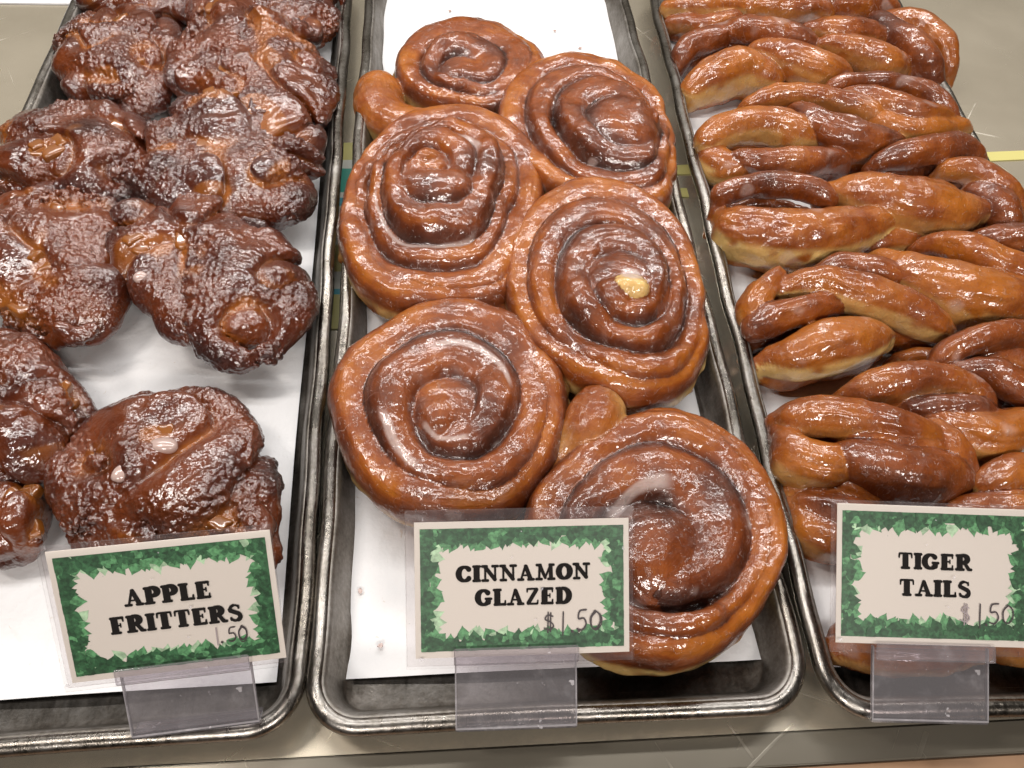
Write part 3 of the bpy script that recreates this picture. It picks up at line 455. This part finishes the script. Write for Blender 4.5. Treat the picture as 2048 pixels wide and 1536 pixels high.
def twist(key, label):
    h = .0011; seed = 40 + int(key); S, prm = [], []
    for cin, pale, pts in DATA['twists'][key]:
        pts = np.array(pts, float) / 1000; e0, e1 = pts[0] - pts[1], pts[-1] - pts[-2]
        a0 = pts[0].copy(); a0[:2] += e0[:2] / np.linalg.norm(e0[:2]) * .007; a0[2] -= .013; a0[3] *= .8
        a1 = pts[-1].copy(); a1[:2] += e1[:2] / np.linalg.norm(e1[:2]) * .007; a1[2] -= .013; a1[3] *= .8
        P = catmull(np.vstack([a0, pts, a1])); n = len(P)
        for i, (x, y, z, r) in enumerate(P):
            u = i / (n - 1); r = max(r * 1.10, .003); z += FLOOR - .003; bot = max(FLOOR, z - 2.3 * r); b = max(.004, (z - bot) / 2)
            S.append((x, y, z - b, r, b)); prm.append((cin, pale, u, len(prm)))
    S = np.array(S); prm = np.array(prm); TI = np.array(T_RIGHT.inverted()); lx = S[:, 0] * TI[0, 0] + S[:, 1] * TI[0, 1] + TI[0, 3]; ov = np.clip(-.1125 + .010 * np.clip((S[:, 2] + S[:, 4] - .03) / .03, 0, 1) * -1 - (lx - S[:, 3]), 0, .03)
    S[:, 0] += ov * .6; S[:, 3] -= ov * .4; S[:, 3] = np.maximum(S[:, 3], .003); o, shp = grid_for(S, h); F = oval_field(shp, o, h, S)
    # soft filler under the strands so that they sit in one piece of dough
    S3 = S[::5].copy(); top = S3[:, 2] + S3[:, 4]; S3[:, 3] *= .78; zt = top * .55; S3[:, 2] = (zt + FLOOR) / 2; S3[:, 4] = np.maximum(.004, (zt - FLOOR) / 2)
    F = np.minimum(F, oval_field(shp, o, h, S3)); F = blur(F, 1); F = displace(F, o, h, seed, [(45, .0017), (110, .0007), (280, .00022)])
    V, Q = surfnets(F, o, h); S2, p2 = S[::2], prm[::2]; bi = nearest(V, S2); s, lat = strand_coords(V, S2, bi)
    rel = lat / S2[bi, 3]; nz = noise(V * 32, seed + 3); nz2 = noise(V * 80, seed + 4)
    zz = (V[:, 2] - S2[bi, 2]) / S2[bi, 4]; front = (V[:, 1] - S2[bi, 1]) / S2[bi, 3]
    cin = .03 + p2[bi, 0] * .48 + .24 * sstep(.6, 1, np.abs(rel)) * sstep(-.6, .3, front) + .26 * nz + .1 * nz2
    pale = p2[bi, 1] * sstep(.65, .35, np.abs(zz + .1)) * sstep(.1, -.55, front) * sstep(-.4, .1, nz2 + .2)
    glz = sstep(.42, .6, noise(V * 50, seed + 21)) * .35
    V = wrinkle(V, Q, s, lat, p2[bi, 0] * 9, .0014, 26, 200, .30)
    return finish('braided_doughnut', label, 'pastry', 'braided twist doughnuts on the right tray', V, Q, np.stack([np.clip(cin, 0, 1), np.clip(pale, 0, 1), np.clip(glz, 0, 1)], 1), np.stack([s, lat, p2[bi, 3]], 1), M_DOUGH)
def fritter(key, label):
    d = DATA['fritters'][key]; h = .0009; seed = 100 + d['seed']; O = np.array(d['out']) / 1000; c = (O.max(0) + O.min(0)) / 2; O = O - c; lift = d['lift'] / 1000 + FLOOR - .001; H = d['h'] / 1000
    ang = np.arctan2(O[:, 1], O[:, 0]); rad = np.hypot(O[:, 0], O[:, 1]) * 1.02; k = np.argsort(ang); ang, rad = ang[k], rad[k]
    th_ = np.linspace(-np.pi, np.pi, 361); rs = np.interp(th_, np.concatenate([ang - 2 * np.pi, ang, ang + 2 * np.pi]), np.tile(rad, 3))
    for _ in range(6): rs[:-1] = (np.roll(rs[:-1], 1) + 2 * rs[:-1] + np.roll(rs[:-1], -1)) / 4
    rs[-1] = rs[0]; Rof = lambda t: np.interp(t, th_, rs)
    lo = np.array([O[:, 0].min() - .008, O[:, 1].min() - .008, lift - .006]); hi = np.array([O[:, 0].max() + .008, O[:, 1].max() + .008, lift + H + .010])
    shp = tuple(((hi - lo) / h).astype(int) + 1); gx = lo[0] + h * np.arange(shp[0]); gy = lo[1] + h * np.arange(shp[1]); gz = lo[2] + h * np.arange(shp[2])
    X, Y = np.meshgrid(gx, gy, indexing='ij'); P2 = np.stack([X, Y, np.full_like(X, seed * .37)], -1)
    rho = np.hypot(X, Y) / Rof(np.arctan2(Y, X)); top = H * (1 + .16 * noise(P2 * 26, seed)); zc = lift + top * .42
    up = gz[None, None] - zc[..., None]; hz = np.where(up > 0, (top * .58)[..., None], (top * .42)[..., None])
    F = ((rho[..., None] ** 2.5 + (np.abs(up) / hz) ** 2.2) ** (1 / 2.35) - 1) * .020
    F = F.astype(np.float32); m = np.abs(F) < .016; I = np.argwhere(m); p = I * h + lo
    wv = np.stack([noise(p * 30, seed + 11), noise(p * 30, seed + 12), noise(p * 30, seed + 13)], -1) * .008; q = p + wv
    rid = 1 - np.abs(noise(q * 24, seed + 1)) * 2.2; val = np.clip(rid, 0, 1) ** 3        # dough folds and cracks
    lump = noise(q * 40, seed + 2); n3 = noise(q * 95, seed + 3)
    wo = worley(p * 235, seed + 4); bm = sstep(-.35, .15, noise(p * 28, seed + 6))
    rk = 1 - .65 * sstep(.70, 1., np.broadcast_to(rho[..., None], shp)[m]); dsp = .0044 * val - .0018 * lump - .0011 * n3 * rk + .0012 * rk * bm * (np.minimum(wo / .62, 1.) ** 2 - .5)
    F[m] += dsp.astype(np.float32)
    V, Q = surfnets(F, lo, h); q = V + np.stack([noise(V * 30, seed + 11), noise(V * 30, seed + 12), noise(V * 30, seed + 13)], -1) * .008
    val = np.clip(1 - np.abs(noise(q * 24, seed + 1)) * 2.2, 0, 1) ** 3; lump = noise(q * 40, seed + 2)
    rv = np.hypot(V[:, 0], V[:, 1]) / Rof(np.arctan2(V[:, 1], V[:, 0])); n5 = noise(V * 34, seed + 7)
    char = d['char'] * .42 + .30 * sstep(.76, 1.04, rv) + .35 * n5 + .22 * lump; up = (V[:, 2] - lift) / H
    amb = np.maximum(sstep(.45, .95, val) * sstep(-.25, .3, noise(V * 22, seed + 8)), .8 * sstep(.26, .42, noise(V * 34, seed + 15))) * sstep(1., .7, rv) * sstep(.35, .6, up)
    Vw = V + np.array([c[0], c[1], 0]); ob = finish('apple_fritter', label, 'pastry', 'apple fritters on the left tray', Vw, Q, np.stack([np.clip(char, 0, 1), np.clip(amb, 0, 1), bm_v(V, seed)], 1), None, M_FRIT)
    # lumps of cooked apple showing through the crust
    rnd = random.Random(seed); cen = np.array(ob.location); cand = np.where((amb > .5) & (up > .6) & (rv < .75))[0]
    if len(cand) < 20: cand = np.where((up > .7) & (rv < .6))[0]
    for _ in range(6):
        i = cand[rnd.randrange(len(cand))]; chunk(ob, Vw[i] - cen - np.array([0, 0, .0026]), rnd.uniform(.0036, .0062), rnd)
    for x, y, sz in {'9': [(-.1942, .1389, .0062), (-.2159, .1202, .0045)], '7': [(-.2334, .2586, .0050)]}.get(key, []):
        d2 = np.hypot(Vw[:, 0] - x, Vw[:, 1] - y); near = np.where(d2 < .003)[0]; i = near[np.argmax(Vw[near, 2])]
        b = chunk(ob, Vw[i] - cen - np.array([0, 0, sz * .35]), sz, rnd, 2.2); b.name = 'glaze_blob'; b.data.materials.clear(); b.data.materials.append(M_GLAZE)
    return ob
def bm_v(V, seed): return np.clip(sstep(-.35, .15, noise(V * 28, seed + 6)), 0, 1)
def chunk(parent, pos, s, rnd, ex=5.):
    import bmesh
    bm = bmesh.new(); bmesh.ops.create_cube(bm, size=2); bmesh.ops.subdivide_edges(bm, edges=bm.edges[:], cuts=7, use_grid_fill=True)
    sx, sy, sz = s * rnd.uniform(.7, 1.4), s * rnd.uniform(.6, 1.), s * .6; rot = Matrix.Rotation(rnd.uniform(0, 6.3), 3, 'Z') @ Matrix.Rotation(rnd.uniform(-.5, .5), 3, 'X'); ph = rnd.uniform(0, 9)
    for v in bm.verts:
        p = v.co; l = (abs(p.x) ** ex + abs(p.y) ** ex + abs(p.z) ** ex) ** (1 / ex); p = p / l; k = 1 + (.12 if ex > 3 else .05) * math.sin(p.x * 3 + ph) * math.cos(p.y * 4 + ph)
        v.co = rot @ Vector((p.x * sx * k, p.y * sy * k, p.z * sz)) + Vector(pos)
    me = bpy.data.meshes.new('apple_chunk'); bm.to_mesh(me); bm.free(); me.polygons.foreach_set('use_smooth', np.ones(len(me.polygons), bool)); return link('apple_chunk', me, M_APPLE, parent)
ROLLS = [('A', 'farthest cinnamon roll, with a fat tail of dough reaching over the tray rim'), ('C', 'dark cinnamon roll beside the right rim, second from the far end'),
 ('B', 'tall cinnamon roll against the left rim with a wide smooth outer coil'), ('D', 'cinnamon roll with a pale yellow unglazed centre'),
 ('E', 'round cinnamon roll directly behind the middle price sign'), ('F', 'largest cinnamon roll, right of the middle price sign, nearest the front rim')]
for k, l in ROLLS: roll(k, l)
FRITS = [('0', 'dark apple fritter at the far left corner, cut off by the photo edge'), ('3', 'apple fritter at the far right corner of its tray, cut off by the photo edge'), ('1', 'apple fritter near the far left corner against the tray wall'),
 ('2', 'large long apple fritter along the right rim, near the far end'), ('4', 'smooth dark apple fritter leaning on the left rim'), ('5', 'apple fritter with a burnt black tip pointing at the right rim'),
 ('6', 'amber apple fritter with pale apple pieces, at the left photo edge'), ('7', 'dark apple fritter in the middle, with bare white paper below it'), ('8', 'bumpy apple fritter at the left photo edge, beside the front one'),
 ('10', 'apple fritter at the left photo edge behind the left price sign corner'), ('9', 'front apple fritter with amber apple pieces, behind the left price sign')]
for k, l in FRITS: fritter(k, l)
TW = [('1', 'farthest braided doughnut, cut off by the top photo edge'), ('2', 'braided doughnut with fine stretched creases, second from the far end'), ('3', 'braided doughnut with a big smooth loop at its left end, third from the far end'),
 ('4', 'long braided doughnut with a pale band along its big front strand'), ('6', 'plump orange braided doughnut at the right photo edge, above the thin looped one'), ('5', 'braided doughnut with two pale blunt strand ends'),
 ('9', 'braided doughnut with thin dark loops at the right photo edge'), ('8', 'braided doughnut lying right behind the dark knotted one'), ('7', 'dark knotted doughnut with one broad purple brown strand, above the right price sign'),
 ('11', 'doughnut end peeking out left above the right price sign'), ('10', 'shiny doughnut at the right photo edge just above the right price sign'), ('12', 'doughnut mostly hidden behind the right price sign, seen below it'), ('13', 'doughnut at the right photo edge seen below the right price sign')]
for k, l in TW: twist(k, l)
flk = random.Random(4)
for x, y, z in ((.1020, .2111, .0045), (.0779, .1787, .0045), (.1000, .1975, .0045), (.0509, .6017, .0045), (.071, .574, .0045), (-.0445, .6328, .0045), (-.099, .0748, .005), (-.0877, .0458, .0055)):
    V = []; k = 7
    for dz in (0, .0008):
        for i in range(k): V.append(((.0007 + .0013 * flk.random()) * math.cos(6.283 * i / k), (.0007 + .0011 * flk.random()) * math.sin(6.283 * i / k), dz))
    me = mesh_py('glaze_flake', V, [tuple(range(k, 2 * k))] + [(i, (i + 1) % k, k + (i + 1) % k, k + i) for i in range(k)])
    o = link('glaze_flake', me, M_GLAZE, None, (x, y, z - .0004)); o.rotation_euler.z = flk.random() * 6; tag(o, 'tiny white flake of sugar glaze fallen on the paper of the middle tray', 'glaze flake', 'glaze flakes on the middle paper')
tag(link('white_band', box(-.90, -.375, .640, .80, .0002, .0016), M_PAPER), 'white slab added for the bright band on the steel counter behind the fritter tray', 'bright band')  # made-up slab that gives the counter its bright white far band
# ------------------------------------------------------------------ price signs
def capsule(p, q, r0, r1, z, V, F, n=14):
    d = Vector((q[0] - p[0], q[1] - p[1])); L = d.length; a0 = math.atan2(d.y, d.x) if L > 1e-9 else 0
    k = math.acos(max(-1, min(1, (r0 - r1) / L))) if L > 1e-9 else math.pi / 2; b = len(V); idx = []
    for c, r, s, e in ((q, r1, a0 - k, a0 + k), (p, r0, a0 + k, a0 + 2 * math.pi - k)):
        for i in range(n + 1):
            t = s + (e - s) * i / n; V.append((c[0] + r * math.cos(t), c[1] + r * math.sin(t), z)); idx.append(len(V) - 1)
    F.append(tuple(idx))
def arc(cx, cy, rx, ry, a0, a1, n=14): return [(cx + rx * math.cos(math.radians(a0 + (a1 - a0) * i / n)), cy + ry * math.sin(math.radians(a0 + (a1 - a0) * i / n))) for i in range(n + 1)]
TK, TN, SF = .185, .092, .082     # thick, thin and serif half widths
def ser(x, y, w): return ([(x - w / 2, y), (x + w / 2, y)], [SF, SF])
def cst(x, y0=SF, y1=1 - SF, w=TK): return ([(x, y0 + w * .5), (x, y1 - w * .5)], [w, w])
def ring(cx, cy, rx, ry, a0, a1):
    P = arc(cx, cy, rx, ry, a0, a1, 22); return (P, [TN + (TK - TN) * abs((p[0] - cx) / rx) ** 1.3 for p in P])
GL = {
 'C': (.92, [ring(.47, .5, .34, .40, 42, 318), ([(.76, .74), (.78, .86)], [.09, .05])]),
 'G': (1.0, [ring(.47, .5, .34, .40, 42, 325), ([(.76, .74), (.78, .86)], [.09, .05]), ([(.78, .20), (.78, .36)], [.12, .11]), ser(.76, .42, .30)]),
 'I': (.52, [cst(.26), ser(.26, SF, .36), ser(.26, 1 - SF, .36)]),
 'N': (1.06, [([(.24, .1), (.24, .9)], [.065, .065]), ([(.24, .88), (.80, .14)], [.12, .12]), ([(.82, .1), (.82, .9)], [.065, .065]), ser(.24, SF, .30), ser(.20, 1 - SF, .26), ser(.82, 1 - SF, .30)]),
 'A': (1.04, [([(.22, .1), (.48, .88)], [.06, .08]), ([(.50, .86), (.76, .14)], [.12, .135]), ([(.30, .33), (.66, .33)], [.05, .05]), ser(.20, SF, .28), ser(.80, SF, .30)]),
 'M': (1.24, [([(.24, .1), (.28, .88)], [.065, .08]), ([(.30, .86), (.60, .16)], [.115, .09]), ([(.60, .16), (.90, .88)], [.06, .07]), ([(.94, .14), (.92, .86)], [.12, .12]), ser(.24, SF, .30), ser(.96, SF, .34), ser(.22, 1 - SF, .22), ser(.98, 1 - SF, .22)]),
 'O': (.98, [ring(.49, .5, .33, .40, 0, 360)]),
 'L': (.86, [cst(.28), ser(.44, SF, .62), ser(.28, 1 - SF, .38), ([(.74, .08), (.75, .28)], [.07, .05])]),
 'Z': (.90, [([(.20, .93), (.72, .93)], [.06, .06]), ([(.70, .88), (.22, .12)], [.12, .12]), ([(.20, .07), (.74, .07)], [.06, .06]), ([(.16, .92), (.15, .76)], [.06, .045]), ([(.76, .08), (.78, .26)], [.06, .045])]),
 'E': (.90, [cst(.28), ser(.44, SF, .62), ser(.44, 1 - SF, .60), ([(.34, .52), (.58, .52)], [.05, .05]), ([(.60, .42), (.60, .62)], [.04, .04]), ([(.74, .08), (.76, .28)], [.06, .045]), ([(.74, .92), (.75, .74)], [.06, .045])]),
 'D': (1.02, [cst(.28), ring(.44, .5, .40, .42, -90, 90), ser(.32, SF, .42), ser(.32, 1 - SF, .42)]),
 'P': (.92, [cst(.28), ring(.42, .70, .32, .235, -95, 95), ser(.28, SF, .42), ser(.30, 1 - SF, .40), ([(.3, .47), (.44, .47)], [.05, .05])]),
 'F': (.86, [cst(.28), ser(.30, SF, .42), ser(.42, 1 - SF, .60), ([(.34, .50), (.56, .50)], [.05, .05]), ([(.58, .40), (.58, .60)], [.04, .04]), ([(.72, .92), (.74, .72)], [.06, .045])]),
 'R': (1.04, [cst(.28), ring(.42, .71, .30, .225, -95, 95), ser(.28, SF, .42), ser(.30, 1 - SF, .40), ([(.44, .47), (.60, .40), (.78, .12)], [.06, .10, .12]), ser(.86, SF, .16)]),
 'T': (.94, [cst(.47), ser(.47, SF, .40), ([(.14, .94), (.80, .94)], [.06, .06]), ([(.12, .92), (.10, .70)], [.06, .045]), ([(.82, .92), (.84, .70)], [.06, .045])]),
 'S': (.80, [(arc(.40, .72, .24, .215, 40, 200, 10) + arc(.40, .28, .26, .225, 75, -150, 12), [.06] * 4 + [.09] * 5 + [.125] * 10 + [.08] * 5), ([(.62, .76), (.62, .90)], [.06, .05]), ([(.16, .22), (.16, .10)], [.07, .05])]),
}
def text_mesh(txt, cx, cy, width, cap, z0, slope=0.):
    adv = sum(GL[c][0] for c in txt); k = width / adv; V, F = [], []; x = cx - width / 2; z = z0
    for ch in txt:
        wd, st = GL[ch]
        for pts, rr in st:
            for i in range(len(pts) - 1):
                f = lambda p: (x + p[0] * k, cy + (p[1] - .5) * cap + (x + p[0] * k - cx) * slope)
                s = (k + cap) / 2; r0, r1 = rr[min(i, len(rr) - 1)] * s * .98, rr[min(i + 1, len(rr) - 1)] * s * .98; capsule(f(pts[i]), f(pts[i + 1]), r0, r1, z, V, F, 9); z += 2.5e-6
        x += wd * k
    return V, F
PEN = {'$': [[(.62, .80), (.30, .86), (.14, .66), (.52, .50), (.66, .30), (.40, .14), (.08, .22)], [(.34, 1.), (.30, .0)], [(.50, .98), (.46, .04)]], '1': [[(.5, 1.), (.46, -.12)]], '.': [[(.4, .04), (.44, .02)]],
 '5': [[(.80, .98), (.36, .92), (.28, .56), (.62, .58), (.78, .30), (.52, .02), (.18, .08)]], '0': [[(.52, .92), (.20, .62), (.24, .18), (.52, .06), (.82, .34), (.80, .72), (.50, .92), (.40, .84)]]}
PW = {'$': .78, '1': .42, '.': .34, '5': .9, '0': 1.}
def pen_mesh(txt, x, y, k, hgt, z, wd, V, F):
    for ch in txt:
        for ln in PEN[ch]:
            C = catmull([[x + p[0] * k, y + p[1] * hgt, 0, 0] for p in ln], .0006) if len(ln) > 2 else np.array([[x + p[0] * k, y + p[1] * hgt, 0, 0] for p in ln])
            for i in range(len(C) - 1): capsule(C[i][:2], C[i + 1][:2], wd, wd, z, V, F, 4); z += 1.5e-6
        x += PW[ch] * k
    return V, F
def slab(name, x0, x1, y0, y1, z0, z1, mat, parent, bev=.0003):
    return link(name, box(x0, x1, y0, y1, z0, z1, bev), mat, parent)
def sign(key, label, lines, price, seed):
    d = SIGNS[key]; mat4 = Matrix([list(r) for r in d['m']]); root = empty('price_sign', mat=mat4); tag(root, label, 'price sign', 'price signs clipped to the tray rims')
    W, H = d['w'], d['h']; rnd = random.Random(seed); card = slab('card', -W / 2, W / 2, -H / 2, H / 2, -.0004, 0, M_CARD, root, .0001)
    X0, X1, Y0, Y1 = -W * .474, W * .474, -H * .452, H * .450; bx, by = W * .052, H * .082
    clampx = lambda x: min(X1, max(X0, x)); clampy = lambda y: min(Y1, max(Y0, y))
    parts = {i: ([], []) for i in range(4)}; z = 6e-5
    def quad(i, a, b, c, e, z): V, F = parts[i]; n = len(V); V += [(a, c, z), (b, c, z), (b, e, z), (a, e, z)]; F.append((n, n + 1, n + 2, n + 3))
    for a, b, c, e in ((X0, X1, Y0, Y0 + by * .85), (X0, X1, Y1 - by * .85, Y1), (X0, X0 + bx * .85, Y0 + by * .85, Y1 - by * .85), (X1 - bx * .85, X1, Y0 + by * .85, Y1 - by * .85)): quad(1, a, b, c, e, z)
    def leaf(x, y, ang, L, wd, i):
        nonlocal z
        z += 1.2e-6; V, F = parts[i]; n = len(V); K = [(-.28, .0), (-.36, .22), (-.26, .46), (-.02, .56), (.2, .48), (.42, .30), (.62, .12), (.82, .0), (.62, -.12), (.42, -.30), (.2, -.48), (-.02, -.56), (-.26, -.46), (-.36, -.22)]
        for u, v in K:
            v *= wd / L * 1.0; px = x + L * (u * math.cos(ang) - v * math.sin(ang)); py = y + L * (u * math.sin(ang) + v * math.cos(ang)); V.append((clampx(px), clampy(py), z))
        F.append(tuple(range(n, n + len(K))))
    per = []
    nx, ny = 26, 15
    for i in range(nx):
        x = X0 + (X1 - X0) * (i + .5) / nx; per += [(x, Y1 - by, -90), (x, Y0 + by, 90)]
    for j in range(ny):
        y = Y0 + (Y1 - Y0) * (j + .5) / ny; per += [(X0 + bx, y, 0), (X1 - bx, y, 180)]
    def ok(x, y): return True
    for lay, cols in ((0, (2, 3, 2)), (1, (1, 0, 1, 2)), (2, (0, 0, 1))):
        for x, y, a in per:
            if rnd.random() < (.75, .7, .55)[lay]:
                inn = (.25, -.1, -.45)[lay]; a2 = math.radians(a); dx, dy = math.cos(a2) * bx * inn, math.sin(a2) * by * inn
                leaf(x + dx + rnd.uniform(-.0012, .0012), y + dy + rnd.uniform(-.0012, .0012), a2 + rnd.uniform(-.75, .75), rnd.uniform(.0042, .0062), rnd.uniform(.0040, .0058), rnd.choice(cols))
    for _ in range(150):
        s = rnd.random()
        if s < .6: x, y = rnd.uniform(X0, X1), rnd.choice((rnd.uniform(Y0, Y0 + by), rnd.uniform(Y1 - by, Y1)))
        else: x, y = rnd.choice((rnd.uniform(X0, X0 + bx), rnd.uniform(X1 - bx, X1))), rnd.uniform(Y0, Y1)
        leaf(x, y, rnd.uniform(0, 6.3), rnd.uniform(.002, .005), rnd.uniform(.002, .004), rnd.choice((0, 0, 0, 1, 1, 2)))
    V, F, mi = [], [], []
    for i in range(4):
        n = len(V); V += parts[i][0]; F += [tuple(q + n for q in f) for f in parts[i][1]]; mi += [i] * len(parts[i][1])
    me = mesh_py('leaf_border', V, F)
    for m in LEAF: me.materials.append(m)
    me.polygons.foreach_set('material_index', mi); link('leaf_border', me, None, card)
    V, F = [], []
    for txt, cx, cy, wd, cap in lines:
        v, f = text_mesh(txt, cx * W, cy * H, wd * W, cap * H, .0009 * .3); n = len(V); V += v; F += [tuple(q + n for q in g) for g in f]
    link('lettering', mesh_py('lettering', V, F), M_INK, card)
    for mat, txt, x, y, k, hg, wd in price:
        V, F = pen_mesh(txt, x * W, y * H, k * W, hg * H, .0006, wd, [], [])
        link('handwritten_price', mesh_py('handwritten_price', V, F), mat, card)
    a, b, c, e = d['sleeve']; slab('sleeve_back', a, b, c, e, -.0016, -.0010, M_SLEEVE, root); slab('sleeve_front', a, b, c, e, .0014, .0017, M_FILM, root, .0001)
    a, b, c, e = d['plate']; hp = slab('holder_plate', a, b, c, e - .001, -.0034, -.0018, M_HOLD, root, .0005)
    slab('holder_lip', a - .0004, b + .0004, e - .0055, e + .0022, .0019, .0031, M_HOLD, root, .0005); slab('holder_foot', a, b, c - .0016, c - .0001, -.012, -.0018, M_HOLD, root, .0004)
    ed = [(a, a + .0007, c, e), (b - .0007, b, c, e), (a, b, c - .0006, c + .0003)]
    for q in ed: slab('holder_edge', *q, -.0037, -.0015, M_EDGE, root, .0002)
    return root
sign('left', 'leaning price sign reading APPLE FRITTERS in a green leaf border', [('APPLE', .0, .105, .40, .135), ('FRITTERS', .02, -.095, .61, .135)], [(M_PENF, '1', .17, -.315, .045, .12, .0003), (M_PEN, '.', .19, -.315, .05, .12, .0005), (M_PEN, '50', .235, -.315, .055, .115, .0003), (M_PEN, '0', .282, -.335, .06, .15, .0002)], 3)
sign('mid', 'upright price sign reading CINNAMON GLAZED in a green leaf border', [('CINNAMON', .005, .115, .625, .125), ('GLAZED', .005, -.063, .45, .128)], [(M_PEN, '$1', .092, -.335, .075, .15, .00032), (M_PEN, '.', .205, -.335, .06, .12, .0006), (M_PEN, '.', .235, -.33, .06, .12, .0006), (M_PEN, '50', .24, -.325, .070, .155, .00036), (M_PEN, '0', .305, -.335, .076, .16, .00025)], 5)
sign('right', 'price sign reading TIGER TAILS in a green leaf border, cut off by the photo edge', [('TIGER', .0, .10, .385, .120), ('TAILS', .0, -.092, .37, .122)], [(M_PENF, '$', .125, -.345, .075, .15, .0003), (M_PEN, '1', .195, -.345, .07, .15, .00033), (M_PEN, '.', .235, -.345, .06, .12, .0006), (M_PEN, '50', .262, -.335, .078, .15, .00034)], 8)
